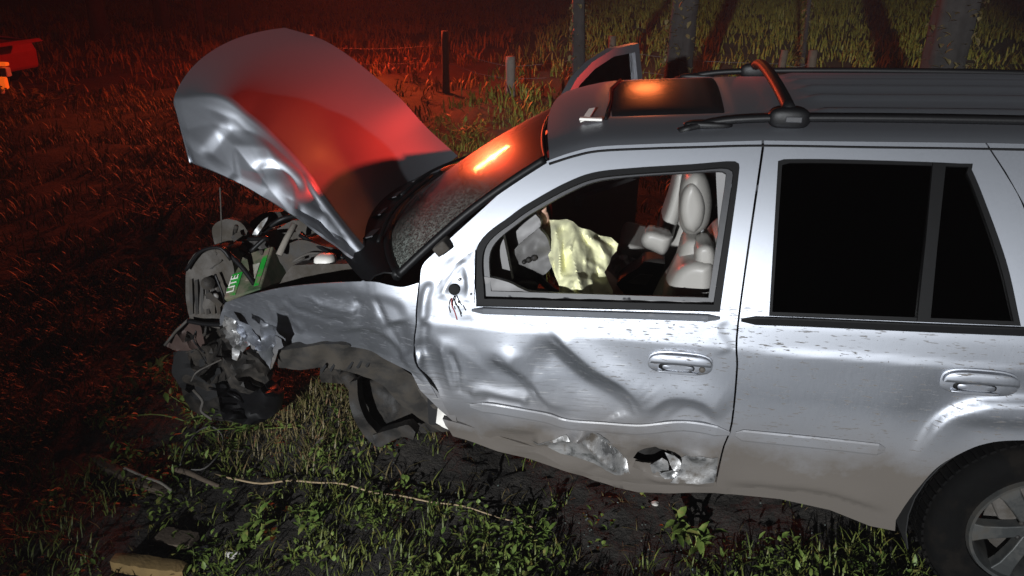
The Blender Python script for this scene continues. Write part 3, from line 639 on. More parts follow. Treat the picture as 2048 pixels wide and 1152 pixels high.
# ---- roof
near = atS([(1099, 316), (1150, 300), (1200, 290), (1300, 285), (1400, 282), (1525, 279), (1750, 282), (1970, 285)])
near = np.vstack([near, [[2.9, .275, 1.722], [3.4, .285, 1.716], [3.70, .30, 1.68]]])
near = catmull(near, 150)
nv = 72; V = []
for i, p in enumerate(near):
    for j in range(nv+1):
        v = j/nv; a = 2*v-1; x = p[0]-.075*(1-a*a)*math.exp(-((p[0]-1.05)/.25)**2)+.03*(1-a*a)*math.exp(-((p[0]-3.7)/.3)**2)
        e = min(v, 1-v)
        z = p[2]-.012+.030*(1-math.exp(-e/.022))+.060*(1-a*a)
        if p[0] > 1.93:
            k = sm((p[0]-1.93)/.10)*sm((3.65-p[0])/.1)
            for vk in (.16, .30, .43, .57, .70, .84): z += .020*k*math.exp(-((v-vk)/.022)**2)
        sk = sm((p[0]-1.22)/.03)*sm((1.70-p[0])/.03)*sm((v-.16)/.02)*sm((.84-v)/.02)
        V.append((x, p[1]+(WID-2*p[1])*v, z-.006*sk))
n1 = nv+1
roof = mesh('roof', V, [[i*n1+j, (i+1)*n1+j, (i+1)*n1+j+1, i*n1+j+1] for i in range(len(near)-1) for j in range(nv)], PAINT, suv, solid=.006)
def roofz(x, y):
    i = int(np.argmin(np.abs(near[:, 0]-x))); p = near[i]; v = (y-p[1])/(WID-2*p[1]); a = 2*v-1; e = max(0, min(v, 1-v)); return p[2]-.012+.030*(1-math.exp(-e/.022))+.060*(1-a*a)
MB().tube(near+[0, -.004, -.022], .009, 8).build('roof_gutter', SEAL, roof); fl = near.copy(); fl[:, 1] = WID-fl[:, 1]; MB().tube(fl+[0, .004, -.022], .009, 8).build('roof_gutter', SEAL, roof)
# sunroof glass
V = []; ns, ms = 24, 24
for i in range(ns+1):
    for j in range(ms+1):
        x = 1.245+(1.675-1.245)*i/ns; y = .475+(WID-.95)*j/ms; r = 0
        V.append((x-.03*(1-(2*j/ms-1)**2)*(1-i/ns), y, roofz(x, y)+.002-.012*(max(abs(2*i/ns-1), abs(2*j/ms-1))**14)))
mesh('sunroof', V, [[i*(ms+1)+j, (i+1)*(ms+1)+j, (i+1)*(ms+1)+j+1, i*(ms+1)+j+1] for i in range(ns) for j in range(ms)], SUNR, roof, solid=.006)
MB().tube([(1.235, .44, roofz(1.23, .5)+.002), (1.235, .70, roofz(1.23, .7)+.006), (1.22, .945, roofz(1.22, .945)+.008), (1.235, 1.2, roofz(1.23, 1.2)+.006), (1.235, 1.44, roofz(1.23, 1.4)+.002)], .007, 6).build('sunroof_seal', SEAL, roof)
# broken deflector piece standing on the roof front
q = [atY(1158, 246, .42), atY(1208, 240, .42), atY(1205, 232, .46), atY(1180, 233, .46), atY(1190, 215, .60), atY(1176, 217, .60)]
boxpart('deflector_foot', (atY(1182, 238, .43)), (.085, .03, .010), WHITE, roof, .003); mesh('deflector_blade', [atY(1160, 243, .42), atY(1178, 236, .43), atY(1190, 215, .55), atY(1178, 217, .56)], [[0, 1, 2, 3]], WHITE, roof, solid=.004)
# roof rack: two side rails with feet and one cross bar
for far in (0, 1):
    yy = .345
    pts = []
    for x, h in [(1.50, -.004), (1.60, .012), (1.72, .024), (1.95, .030), (2.4, .032), (3.0, .030), (3.35, .024), (3.5, -.004)]:
        y = yy-.03*(x < 1.6); y = WID-y if far else y
        pts.append((x, y, roofz(x, y)+h))
    rail = MB().tube(catmull(pts, 50), .015, 10).build('roof_rail', BLK, suv)
    y = WID-yy if far else yy
    for x in (1.60, 3.40):
        MB().ell((x, y, roofz(x, y)+.006), (.085, .022, .016), e=.8).build('rail_foot', BLK, rail)
xb = 1.87
clampY = (.345, WID-.345); bar = MB().tube([(xb-.02*math.sin(math.pi*t), clampY[0]+t*(clampY[1]-clampY[0]), roofz(xb, clampY[0]+t*(clampY[1]-clampY[0]))+.052+.012*math.sin(math.pi*t)) for t in np.linspace(0, 1, 24)], .022, 12).build('cross_bar', BLK, suv)
for y in clampY:
    MB().ell((xb, y, roofz(xb, y)+.028), (.072, .026, .038), e=.75).build('clamp', BLK, bar)
    s = -1 if y < 1 else 1
    boxpart('clamp_cover', (xb+.012, y+s*.029, roofz(xb, y)+.028), (.055, .006, .020), TRIMD, bar, .005)
# ---- windscreen
lo = atS([(800, 552)])[0]; hi = near[0]+[-.012, 0, -.012]
V = []; nu, nvv = 40, 40
for i in range(nu+1):
    s = i/nu; p = lo+(hi-lo)*s; z0 = p[2]+.055*math.sin(math.pi*s)*.5
    for j in range(nvv+1):
        v = j/nvv; a = 2*v-1
        x = p[0]-(.23*(1-s)+.08*s)*(1-abs(a)**2.2)
        V.append((x, p[1]+(WID-2*p[1])*v, z0+(.012+.015*s)*(1-a*a)))
m1 = nvv+1
ws = mesh('windscreen', V, [[i*m1+j, i*m1+j+1, (i+1)*m1+j+1, (i+1)*m1+j] for i in range(nu) for j in range(nvv)], SCREEN, suv, solid=.005)
WV = np.array(V).reshape(nu+1, m1, 3)
MB().tube(WV[:, 0]+[-.005, -.004, .006], .016, 8).build('screen_trim', BLK, ws)
MB().tube(WV[:, -1]+[-.005, .004, .006], .016, 8).build('screen_trim', BLK, ws)
MB().tube(WV[-1]+[0, 0, .004], .009, 8).build('screen_trim', BLK, ws)
MB().tube(WV[0]+[-.01, 0, .0], .02, 8).build('screen_trim', BLK, ws)
# wiper cowl between bonnet and screen
b0 = WV[0]; cv = []
for j in range(m1):
    t = 1-abs(2*j/nvv-1)**2.2
    for k, (dx, dz) in enumerate([(0, .0), (-.03, .012), (-.06-.05*t, .012), (-.10-.12*t, -.005), (-.13-.14*t, -.04)]): cv.append(b0[j]+[dx, 0, dz])
cowl = mesh('wiper_cowl', cv, [[j*5+k, (j+1)*5+k, (j+1)*5+k+1, j*5+k+1] for j in range(nvv) for k in range(4)], BLK, suv, solid=.006)
for (j0, j1, l) in ((6, 22, .5), (20, 36, .5)):
    p0 = b0[j0]+[-.05, 0, .02]; p1 = WV[6, j1]+[-.02, 0, .02]; MB().tube(catmull([p0, (p0*.6+p1*.4)+[-.03, 0, .02], p1], 14), .008, 6).build('wiper_arm', BLK, cowl)
for (j, k) in ((8, .4), (14, .5), (20, .5), (27, .45)):
    c = b0[j]+[-.08, 0, .018]; boxpart('cowl_grille', c, (.05, .10, .006), TRIMD, cowl, .002, (R(-20), 'Y'))
q = atS([(889, 489)])[0]; boxpart('bracket_stub', q+[0, -.02, 0], (.055, .07, .04), GREY, ws, .006, (R(-40), 'Y'))
# ---- bonnet thrown open and buckled
HN = 120
def curve(L, n=120): return catmull([atY(*p) for p in L], n)
N_ = curve([(757, 563, .22), (690, 505, .22), (640, 471, .215), (600, 441, .21), (520, 390, .21), (450, 353, .215), (384, 325, .22)])
K_ = curve([(768, 540, .26), (722, 492, .29), (664, 422, .33), (605, 345, .35), (552, 286, .36), (500, 238, .37), (440, 197, .39), (352, 200, .42)])
E_ = curve([(914, 314, 1.6), (850, 256, 1.6), (800, 201, 1.6), (740, 150, 1.6), (690, 111, 1.6), (640, 82, 1.6), (570, 60, 1.6)])
M_ = curve([(800, 425, .98), (730, 340, .98), (660, 255, .99), (590, 185, 1.0), (510, 130, 1.0), (430, 103, 1.0)])
# keep the crown: push the middle line out along the plate normal a little
V = []; ti = np.concatenate([np.linspace(0, .22, 44), np.linspace(.22, 1, 70)[1:]])
for i in range(HN):
    for t in ti:
        if t <= .22: k = t/.22; p = N_[i]*(1-k)+K_[i]*k
        else:
            k = (t-.22)/.78; km = .47
            l0 = (k-km)*(k-1)/((0-km)*(0-1)); l1 = k*(k-1)/(km*(km-1)); l2 = k*(k-km)/(1-km); p = K_[i]*l0+M_[i]*l1+E_[i]*l2
        V.append(p)
V = np.array(V); m_ = len(ti); Gd = V.reshape(HN, m_, 3)
du = np.gradient(Gd, axis=0); dv = np.gradient(Gd, axis=1); Nn = np.cross(du, dv); Nn /= np.linalg.norm(Nn, axis=2)[..., None]+1e-9
if Nn[..., 2].mean() < 0: Nn = -Nn
P2 = pj(V)
hf = [f_facet([(350, 180), (480, 230), (640, 390), (770, 560), (690, 520), (600, 455), (380, 335)], 52, .009, 6, 14, 1.6, 42), f_step([(466, 243), (432, 282), (404, 316)], 11, .014, 40),
      f_step([(500, 345), (530, 330), (565, 338), (592, 362), (606, 395)], 7, -.014, 28), f_crease([(585, 415), (640, 440), (680, 485)], 12, -.014), f_bump((560, 372), 30, 24, .012, 35), f_crease([(600, 350), (660, 430), (740, 530)], 9, .008),
      f_facet([(560, 390), (640, 410), (720, 500), (700, 520), (600, 450)], 16, .004, 13, 8, 1.8, 42), f_bump((560, 180), 120, 60, .01), f_ridge([(480, 250), (600, 330), (740, 380)], 50, .008)]
D = sum(f(P2) for f in hf); V = V+Nn.reshape(-1, 3)*D[:, None]
hood = mesh('bonnet', V, [[i*m_+j, (i+1)*m_+j, (i+1)*m_+j+1, i*m_+j+1] for i in range(HN-1) for j in range(m_-1)], PAINT, suv, solid=.012)
# inner frame of the bonnet
GB = (V.reshape(HN, m_, 3)-Nn*.035)
MB().tube(GB[8:112:6, 20], .014, 6).tube(GB[8:112:6, -8], .014, 6).tube(GB[100, 20:-8:4], .016, 6).tube(GB[16, 20:-8:4], .016, 6).build('inner_frame', DARK, hood)
MB().tube(catmull([V.reshape(HN, m_, 3)[HN-1, j]+[-.006, 0, 0] for j in range(0, m_, 6)], 40), .006, 6).build('leading_edge', PAINT, hood)
# ---- open far front door
fd_h = np.array([.72, 1.90, .055]); an = R(54); dx = np.array([math.cos(an), math.sin(an), 0]); do = np.array([-math.sin(an), math.cos(an), 0])
def fdp(s, z, o=0):   # along the door, height, outward offset (with tumblehome)
    t = max(z-1.12, 0); return fd_h+dx*s+do*(o+.15*t)+np.array([0, 0, z])
def fslab(name, L, o0, o1, mat, par, hole=None):
    A = np.array(L, float); V2, T = tri_region(A*400, [np.array(hole)*400] if hole else (), 26); V2 = V2/400
    P = np.array([fdp(s, z, o0) for s, z in V2]); Q = np.array([fdp(s, z, o1) for s, z in V2]); n = len(P); ed = {}
    for t in T:
        for i in range(3):
            a, b = t[i], t[(i+1) % 3]; k = (min(a, b), max(a, b)); ed[k] = None if k in ed else (a, b)
    return mesh(name, np.vstack([P, Q]), [t[::-1] for t in T]+[[i+n for i in t] for t in T]+[[a, b, b+n, a+n] for v in ed.values() if v for a, b in [v]], mat, par, auto=40)
outl = [(0, .45), (.93, .42), (.97, 1.12), (1.02, 1.5), (1.0, 1.705), (.75, 1.69), (.55, 1.63), (.40, 1.55), (.20, 1.36), (.02, 1.16)]
fhole = [(.14, 1.14), (.92, 1.14), (.97, 1.5), (.96, 1.655), (.75, 1.645), (.57, 1.59), (.42, 1.51), (.26, 1.34)]
far_door = fslab('far_front_door', outl, 0, -.05, PAINT, suv, fhole)
fslab('window_glass', [(.13, 1.13), (.93, 1.13), (.98, 1.5), (.97, 1.66), (.75, 1.65), (.57, 1.60), (.42, 1.52), (.25, 1.34)], -.02, -.024, CLEAR, far_door)
fslab('door_trim', [(.05, .5), (.90, .48), (.94, 1.11), (.06, 1.11)], -.05, -.09, TRIM, far_door)
fslab('armrest', [(.3, .82), (.8, .84), (.82, .90), (.3, .88)], -.09, -.15, TRIM, far_door); fslab('pull_handle', [(.35, .95), (.60, .96), (.60, .985), (.35, .975)], -.09, -.105, CHROME, far_door); fslab('window_channel', [(.10, 1.10), (.95, 1.10), (.95, 1.14), (.10, 1.14)], -.002, -.07, SEAL, far_door)
c = fdp(.16, 1.2, .16); mir = MB().ell(c, (.07, .11, .08), e=.6).build('door_mirror', BLK, far_door); MB().tube([fdp(.12, 1.13, 0), fdp(.14, 1.14, .1)], .02, 8).build('mirror_arm', BLK, mir)
# ---- rear wheel
wc = np.array([2.86, .04, .372])
def wheel(c, name):
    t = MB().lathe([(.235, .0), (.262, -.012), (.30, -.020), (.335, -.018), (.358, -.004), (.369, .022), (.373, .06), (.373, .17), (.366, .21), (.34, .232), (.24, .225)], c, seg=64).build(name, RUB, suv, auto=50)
    g = MB()
    for k in range(72):
        a = 2*math.pi*k/72
        for (y0, y1) in ((.012, .075), (.085, .15), (.158, .215)):
            V = []
            for da, rr in ((-.030, .3705), (.030, .3705), (-.026, .3785), (.026, .3785)):
                for y in (y0, y1): V.append(c+np.array([rr*math.cos(a+da+(y-.1)*.25), y, rr*math.sin(a+da+(y-.1)*.25)]))
            g.add(V, [[0, 1, 3, 2], [4, 6, 7, 5], [0, 4, 5, 1], [2, 3, 7, 6], [0, 2, 6, 4], [1, 5, 7, 3]])
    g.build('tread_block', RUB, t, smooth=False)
    ALLOY = simple('dimmed_alloy', (.055, .058, .058), .42, .6, .2, 20, dirt=.35, dirtcol=(.03, .027, .022))  # alloy darkened in its colour, standing in for the beam fading at the wheel
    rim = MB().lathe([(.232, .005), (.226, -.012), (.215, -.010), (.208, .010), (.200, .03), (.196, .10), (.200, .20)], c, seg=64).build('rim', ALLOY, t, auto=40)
    for k in range(6):
        a = 2*math.pi*k/6+R(8); ca, sa = math.cos(a), math.sin(a); rd = np.array([ca, 0, sa]); tg = np.array([-sa, 0, ca]); V = []
        for r_, w_, y0, y1 in ((.03, .030, .012, .05), (.10, .030, .006, .045), (.17, .036, .004, .045), (.215, .052, .006, .045)):
            V += [c+rd*r_-tg*w_+[0, y1, 0], c+rd*r_-tg*w_*.8+[0, y0, 0], c+rd*r_+tg*w_*.8+[0, y0, 0], c+rd*r_+tg*w_+[0, y1, 0]]
        V = np.array(V); Fc = [[i*4+k_, i*4+k_+1, (i+1)*4+k_+1, (i+1)*4+k_] for i in range(3) for k_ in range(3)]+[[i*4+3, i*4, (i+1)*4, (i+1)*4+3] for i in range(3)]
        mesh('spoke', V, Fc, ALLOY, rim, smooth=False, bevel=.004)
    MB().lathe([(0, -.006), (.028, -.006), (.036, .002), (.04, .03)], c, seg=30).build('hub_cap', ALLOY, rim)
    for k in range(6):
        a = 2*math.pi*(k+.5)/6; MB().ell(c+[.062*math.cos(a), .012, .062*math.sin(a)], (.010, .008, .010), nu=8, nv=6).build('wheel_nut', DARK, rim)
    MB().lathe([(.05, .07), (.155, .07), (.155, .082), (.05, .082)], c, seg=40).build('brake_disc', GREY, t)
    boxpart('brake_caliper', c+[-.10, .07, .06], (.07, .05, .12), GREY, t, .01, (R(-30), 'Y'))
    return t
wheel(wc, 'rear_wheel')
# dark wheel housing
hv = MB(); pr = []
for k in range(22):
    a = R(-20)+R(220)*k/21; pr.append(np.array([wc[0]+.43*math.cos(a), 0, wc[2]+.43*math.sin(a)]))
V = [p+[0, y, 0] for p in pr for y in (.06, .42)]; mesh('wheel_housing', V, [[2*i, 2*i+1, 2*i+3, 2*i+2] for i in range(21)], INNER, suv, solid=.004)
# far rear wheel
MB().lathe([(.0, 0), (.20, .005), (.235, .0), (.30, .01), (.358, -.004), (.373, -.06), (.373, -.17), (.34, -.23), (.2, -.23)], np.array([2.86, WID-.04, .372]), seg=40).build('far_rear_wheel', RUB, suv)
# ---- seats and cabin
def pillow(name, poly, y0, h, wpx, mat, parent, res=5, thick=.08, lean=0):
    """padded shape: traced outline with a rounded, inflated face and a real back"""
    q = smoothp(poly, 70); V2, T = tri_region(q, (), res); d, _, _ = pathdist(V2, np.vstack([q, q[:1]])); k = np.clip(d/wpx, 0, 1)
    Y = y0-h*np.sqrt(np.clip(1-(1-k)**2, 0, 1))+lean*(V2[:, 0]-q[:, 0].mean())/100
    dd = FW[None]+RT[None]*((V2[:, :1]-1024)/F)-UP[None]*((V2[:, 1:2]-576)/F); P = CP+dd*((Y-CP[1])/dd[:, 1])[:, None]
    a, b_, c_ = P[T[0]]
    if np.cross(b_-a, c_-a)[1] > 0: T = [t[::-1] for t in T]
    B = P*np.array([1, 0, 1])+np.stack([0*Y, 2*y0+thick-Y, 0*Y], 1); n = len(P); ed = {}
    for t in T:
        for m in range(3):
            a, b_ = t[m], t[(m+1) % 3]; kk = (min(a, b_), max(a, b_)); ed[kk] = None if kk in ed else (a, b_)
    return mesh(name, np.vstack([P, B]), T+[[m+n for m in t[::-1]] for t in T]+[[b_, a, a+n, b_+n] for v in ed.values() if v for a, b_ in [v]], mat, parent)
def seat_core(y, name, x0):
    rc = (R(16), 'Y'); s = MB().ell((x0, y, .98), (.085, .225, .33), rc, .55, 28, 16).build(name, LEATH, suv)
    MB().ell((x0-.25, y, .70), (.28, .25, .09), None, .55, 24, 12).build('cushion', LEATH, s); return s
ds = seat_core(.56, 'driver_seat', 1.66); ps = seat_core(1.38, 'passenger_seat', 1.60)
hr = pillow('headrest', [(1358, 400), (1364, 366), (1378, 346), (1396, 341), (1412, 352), (1421, 378), (1424, 410), (1419, 442), (1406, 463), (1386, 470), (1368, 464), (1358, 440)], .47, .11, 42, LEATH, ds, 5, .06, .03)
pillow('headrest_pad', [(1361, 405), (1368, 380), (1382, 366), (1396, 372), (1406, 392), (1410, 420), (1403, 450), (1388, 466), (1370, 458), (1361, 432)], .385, .045, 18, LEATH, hr, 4, .05, .03)
for sg in (-.05, .05): MB().tube([(1.64, .50+sg, 1.15), (1.62, .50+sg, 1.32)], .008, 6).build('headrest_post', CHROME, hr)
pillow('backrest_side', [(1296, 612), (1316, 578), (1338, 545), (1352, 520), (1362, 490), (1376, 476), (1405, 480), (1424, 492), (1430, 530), (1424, 612)], .42, .06, 26, LEATH, ds, 6, .10, -.05)
pillow('bolster', [(1322, 612), (1330, 575), (1345, 545), (1364, 527), (1388, 519), (1412, 522), (1427, 530), (1428, 570), (1424, 612)], .30, .08, 26, LEATH, ds, 5, .10, -.03)
pillow('shoulder_bolster', [(1388, 505), (1395, 492), (1410, 487), (1424, 492), (1431, 508), (1429, 532), (1410, 538), (1391, 531)], .30, .05, 16, LEATH, ds, 4, .08)
pillow('armrest', [(1282, 480), (1290, 464), (1306, 461), (1330, 468), (1346, 474), (1336, 500), (1325, 510), (1305, 502), (1288, 494)], .86, .05, 16, LEATH, ds, 4, .04)
pillow('backrest_side', [(1312, 482), (1322, 450), (1336, 410), (1346, 372), (1353, 346), (1369, 343), (1370, 372), (1362, 420), (1350, 462), (1340, 495)], 1.16, .05, 12, LEATH, ps, 4, .25)
pillow('cushion_side', [(1236, 500), (1246, 486), (1280, 492), (1312, 505), (1308, 524), (1270, 522), (1240, 516)], 1.10, .04, 12, LEATH, ps, 4, .3)
cons = slab('centre_console', [(1222, 590), (1240, 560), (1276, 536), (1290, 524), (1330, 528), (1318, 560), (1300, 606), (1222, 606)], .74, .22, TRIMD, suv, res=10)
slab('console_tray', [(1252, 566), (1282, 548), (1306, 550), (1292, 570)], .735, .05, LEATH2, cons, res=8)
MB().ell(atY(1292, 538, .78), (.03, .03, .03), None, .6).build('shift_button', BLK, cons)
slab('pillar_trim', [(1432, 345), (1452, 338), (1462, 350), (1440, 560), (1426, 606), (1420, 606), (1436, 480)], .34, .02, TRIM, suv, res=14)
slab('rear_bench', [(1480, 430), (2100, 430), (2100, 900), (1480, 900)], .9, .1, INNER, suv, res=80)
# dashboard and steering wheel
dash = MB().ell((.72, .945, .93), (.20, .78, .20), None, .45, 32, 16).build('dashboard', TRIMD, suv)
slab('dash_top', [(1004, 470), (1030, 446), (1062, 420), (1080, 440), (1078, 458), (1058, 478), (1040, 492), (1022, 497)], .42, .05, TRIM, dash, res=7, crump=.01, seed=2)
kick = slab('kick_panel', [(962, 500), (1004, 462), (1012, 500), (1020, 540), (1024, 560), (990, 556), (962, 550)], .24, .04, TRIM, dash, res=8)
c = atY(976, 527, .24); MB().ell(c, (.018, .008, .032)).build('side_vent', TRIMD, kick)
slab('knee_panel', [(1018, 512), (1030, 498), (1044, 484), (1064, 468), (1078, 456), (1096, 480), (1108, 530), (1090, 548), (1062, 556), (1040, 556), (1026, 540)], .36, .04, simple('knee_grey', (.085, .082, .08), .6, 0, .2, 15, .2), dash, res=7, crump=.014, seed=7)
for (u, v, r) in ((1057, 520, .012), (1068, 516, .013), (1048, 524, .009)): MB().ell(atY(u, v, .35), (r, .01, r)).build('bolt', DARK, dash)
MB().ell(atY(1055, 572, .30), (.04, .02, .018), None, .6).build('hood_release', GREY, dash)
sw = MB()
cc = np.array([.98, .60, 1.10]); ax_ = np.array([.80, 0, .60]); e1 = np.array([0, 1.0, 0]); e2 = np.cross(ax_, e1)
sw.tube([cc+.185*(math.cos(t)*e1+math.sin(t)*e2) for t in np.linspace(0, 2*math.pi, 41)], .015, 8, False)
for t in (R(200), R(340), R(270)): sw.tube([cc, cc+.185*(math.cos(t)*e1+math.sin(t)*e2)], .013, 6)
st = sw.build('steering_wheel', TRIMD, suv); MB().ell(cc, (.05, .075, .06)).build('horn_pad', TRIMD, st)
# ---- smashed engine bay
sl = lambda *a, **k: slab(a[0], a[1], a[2], a[3], a[4], suv, **k)
rad = sl('radiator_support', [(372, 545), (380, 520), (400, 500), (432, 494), (455, 505), (468, 540), (462, 570), (444, 600), (440, 640), (410, 648), (380, 640), (372, 600)], .46, .16, GREY, res=9, crump=0.013, seed=21)
MB().tube([atY(416, 567, .41), atY(416, 567, .43)], .030, 16).build('lamp_socket', DARK, rad); MB().ell(atY(432, 592, .42), (.014, .01, .014)).build('bolt', CHROME, rad)
slab('bracket', [(408, 590), (420, 584), (445, 608), (440, 616)], .41, .015, DARK, rad, res=8)
sl('front_panel', [(424, 462), (432, 446), (455, 438), (482, 446), (500, 470), (490, 490), (470, 505), (448, 498), (430, 492)], .80, .05, GREY, res=9, crump=0.017, seed=22)
sl('cooling_pack', [(440, 520), (470, 490), (520, 470), (545, 500), (480, 520), (470, 560), (440, 570)], .62, .2, DUST, res=10, crump=0.021, seed=23)
sl('engine_cover', [(478, 505), (500, 478), (560, 455), (590, 440), (640, 455), (700, 500), (740, 540), (745, 560), (600, 570), (520, 560)], .78, .3, GREY, res=11, crump=0.021, seed=24)
sl('air_box', [(545, 520), (560, 498), (600, 480), (640, 490), (690, 505), (700, 530), (640, 540), (560, 560), (535, 545)], .56, .2, DUST, res=10, crump=0.013, seed=25)
sl('apron', [(556, 572), (580, 536), (600, 530), (700, 528), (750, 535), (752, 566), (640, 570)], .36, .10, GREY, res=10, crump=.012, seed=26)
sl('far_headlamp', [(494, 462), (505, 440), (530, 425), (560, 424), (570, 440), (540, 470), (510, 476)], 1.15, .12, DARK, res=9, crump=0.025, seed=27)
sl('intake_duct', [(510, 470), (560, 452), (610, 455), (640, 466), (600, 478), (540, 482)], .95, .1, simple('rusty', (.16, .08, .055), .8, .1, .4, 20, .3), res=9, crump=0.017, seed=28)
sl('broken_bracket', [(505, 468), (522, 444), (536, 434), (532, 444), (516, 468), (508, 478)], .74, .01, CHROME, res=6, crump=0.008, seed=29)
MB().tube([atY(558, 510, .50), atY(572, 480, .55), atY(590, 448, .60)], .014, 8).build('bonnet_stay', PALEWOOD, suv)
MB().ell(atY(651, 522, .42), (.045, .045, .03), None, .7).build('fluid_cap', WHITE, suv)
for pts, r in (([(446, 498, .45), (480, 530, .42), (510, 570, .38), (520, 590, .34)], .012), ([(372, 540, .44), (400, 504, .43), (440, 496, .42), (462, 520, .42)], .008), ([(520, 470, .7), (560, 440, .7), (600, 430, .75)], .012), ([(376, 642, .42), (410, 648, .40), (445, 650, .38)], .010), ([(430, 548, .42), (446, 590, .40), (452, 612, .36)], .006), ([(600, 470, .6), (650, 500, .55), (720, 545, .45)], .010)):
    MB().tube(catmull([atY(*p) for p in pts], 16), r, 7).build('hose', BLK, suv)
q0, q1 = atY(440, 375, .55), atY(442, 500, .55); MB().tube([q0, (q0+q1)/2+[.004, 0, 0], q1], .003, 5).build('bent_rod', GREY, suv)
rr_ = np.random.default_rng(77)
for k in range(16):                                           # torn wiring and pipes over the engine
    u, v = rr_.uniform(440, 720), 0; v = 440+ (u-440)*.30+rr_.uniform(0, 55); y = rr_.uniform(.42, .75); pts = [atY(u, v, y)]
    for m in range(3): u += rr_.uniform(-35, 40); v += rr_.uniform(-22, 26); y += rr_.uniform(-.04, .04); pts.append(atY(np.clip(u, 430, 735), np.clip(v, 435+max(0, (u-560))*.55, 575), y))
    MB().tube(catmull(pts, 14), rr_.choice([.004, .006, .010]), 6).build('wiring' if k % 3 else 'pipe', [BLK, DARK, GREY, DUST][k % 4], suv)
for k in range(14):
    u = rr_.uniform(400, 700); v = 470+max(0, u-480)*.28+rr_.uniform(0, 60); c = np.array([u, v]); n_ = rr_.integers(4, 7); a = np.sort(rr_.uniform(0, 6.28, n_)); rad_ = rr_.uniform(8, 22, n_)
    if v > 560 or (430 < u < 585 and v > 485): continue
    try: slab('engine_fragment', np.stack([u+rad_*np.cos(a), v+rad_*.7*np.sin(a)], 1), rr_.uniform(.40, .62), rr_.uniform(.01, .05), [GREY, DUST, DARK, DARK][k % 4], suv, res=8, crump=.008, seed=100+k)
    except Exception: pass
for k in range(7): slab('grille_rib', [(378+k*11, 560+k*1), (384+k*11, 558+k*1), (386+k*11, 628), (380+k*11, 630)], .452, .02, DARK if k % 2 else DUST, rad, res=10)
# battery with green case
bat_o = atY(455, 600, .34)
def obox(name, o, a, b_, c_, mat, parent, bev=.006):
    o, a, b_, c_ = map(np.asarray, (o, a, b_, c_)); V = [o+a*i+b_*j+c_*k for i in (0, 1) for j in (0, 1) for k in (0, 1)]
    return mesh(name, V, [[0, 1, 3, 2], [4, 6, 7, 5], [0, 4, 5, 1], [2, 3, 7, 6], [0, 2, 6, 4], [1, 5, 7, 3]], mat, parent, smooth=False, bevel=bev)
pA, pB, pC, pD = atY(447, 598, .34), atY(520, 578, .34), atY(548, 508, .56), atY(476, 512, .56)
ba = pB-pA; bb = (pD-pA); bn = np.cross(ba, bb); bn /= np.linalg.norm(bn); bn = bn if bn[2] < 0 else -bn
bat = obox('battery', pA, ba, bb, bn*.16, simple('battery_lid', (.025, .05, .02), .6, 0, .4, 25, .3, dirt=.35, dirtcol=(.10, .09, .06)), suv)
obox('battery_label', pA+ba*.03+bb*.02-bn*.004, ba*.30, bb*.52, bn*.003, GREEN, bat, .001); obox('battery_label', pA+ba*.80+bb*.10-bn*.004, ba*.14, bb*.86, bn*.003, GREEN, bat, .001)
obox('battery_sticker', pA+ba*.52+bb*.28-bn*.005, ba*.26, bb*.36, bn*.003, simple('sticker', (.30, .31, .26), .6, 0, .4, 60, dirt=.3), bat, .001)
tc = bpy.data.curves.new('battery_lettering', 'FONT'); tc.body = 'LITE'; tc.size = .055; tc.extrude = .001
to = bpy.data.objects.new('battery_lettering', tc); COL.objects.link(to); tc.materials.append(WHITE)
ex = bb/np.linalg.norm(bb); ez = -bn; ey = np.cross(ez, ex); MM = Matrix.Identity(4); p0 = pA+ba*.26+bb*.08-bn*.007
for i in range(3): MM[i][0] = ex[i]; MM[i][1] = ey[i]; MM[i][2] = ez[i]; MM[i][3] = p0[i]
to.matrix_world = MM
dg = bpy.context.evaluated_depsgraph_get(); me = bpy.data.meshes.new_from_object(to.evaluated_get(dg)); me.transform(MM)
bpy.data.objects.remove(to); to = bpy.data.objects.new('battery_lettering', me); COL.objects.link(to); attach(to, bat)
for k in (0.3, .75): MB().tube([pA+ba*k+bb*.88, pA+ba*k+bb*.88-bn*.018], .010, 10).build('battery_terminal', GREY, bat)
# wheel arch liner, strut and arms of the missing front wheel
lin = sl('arch_liner', [(556, 702), (600, 696), (654, 688), (739, 698), (800, 734), (860, 778), (884, 812), (905, 862), (880, 862), (840, 838), (800, 808), (770, 775), (740, 758), (690, 742), (640, 735), (600, 740), (556, 735)], .30, .30, DUST, res=10, crump=.025, seed=31, tilt=.25)
for k in range(6):
    u = 640+k*18; slab('liner_slot', [(u, 742-k*2), (u+10, 728-k*2), (u+13, 731-k*2), (u+4, 746-k*2)], .215, .02, INNER, lin, res=5)
sl('inner_wing', [(640, 735), (760, 740), (850, 800), (900, 862), (820, 862), (760, 800), (700, 770), (640, 765)], .66, .06, DARK, res=16, crump=.04, seed=32)
slab('steering_knuckle', [(699, 765), (714, 760), (717, 800), (730, 836), (752, 864), (764, 880), (748, 890), (729, 873), (708, 838), (698, 800)], .42, .06, DARK, suv, res=7, crump=.012, seed=81)
slab('brake_shield', [(716, 768), (760, 760), (812, 790), (850, 845), (820, 862), (770, 860), (738, 838), (722, 806)], .56, .03, DARK, suv, res=9, crump=.02, seed=82)
MB().tube([atY(690, 745, .55), atY(730, 800, .60)], .035, 10).build('strut', DARK, suv)
slab('lower_arm', [(746, 870), (770, 862), (795, 855), (815, 850), (831, 864), (826, 880), (805, 874), (780, 884), (762, 894), (748, 892)], .40, .07, DARK, suv, res=7, crump=.014, seed=83)
MB().tube(catmull([atY(770, 862, .5), atY(790, 848, .55), atY(820, 858, .55)], 10), .010, 7).build('tie_rod', DARK, suv)
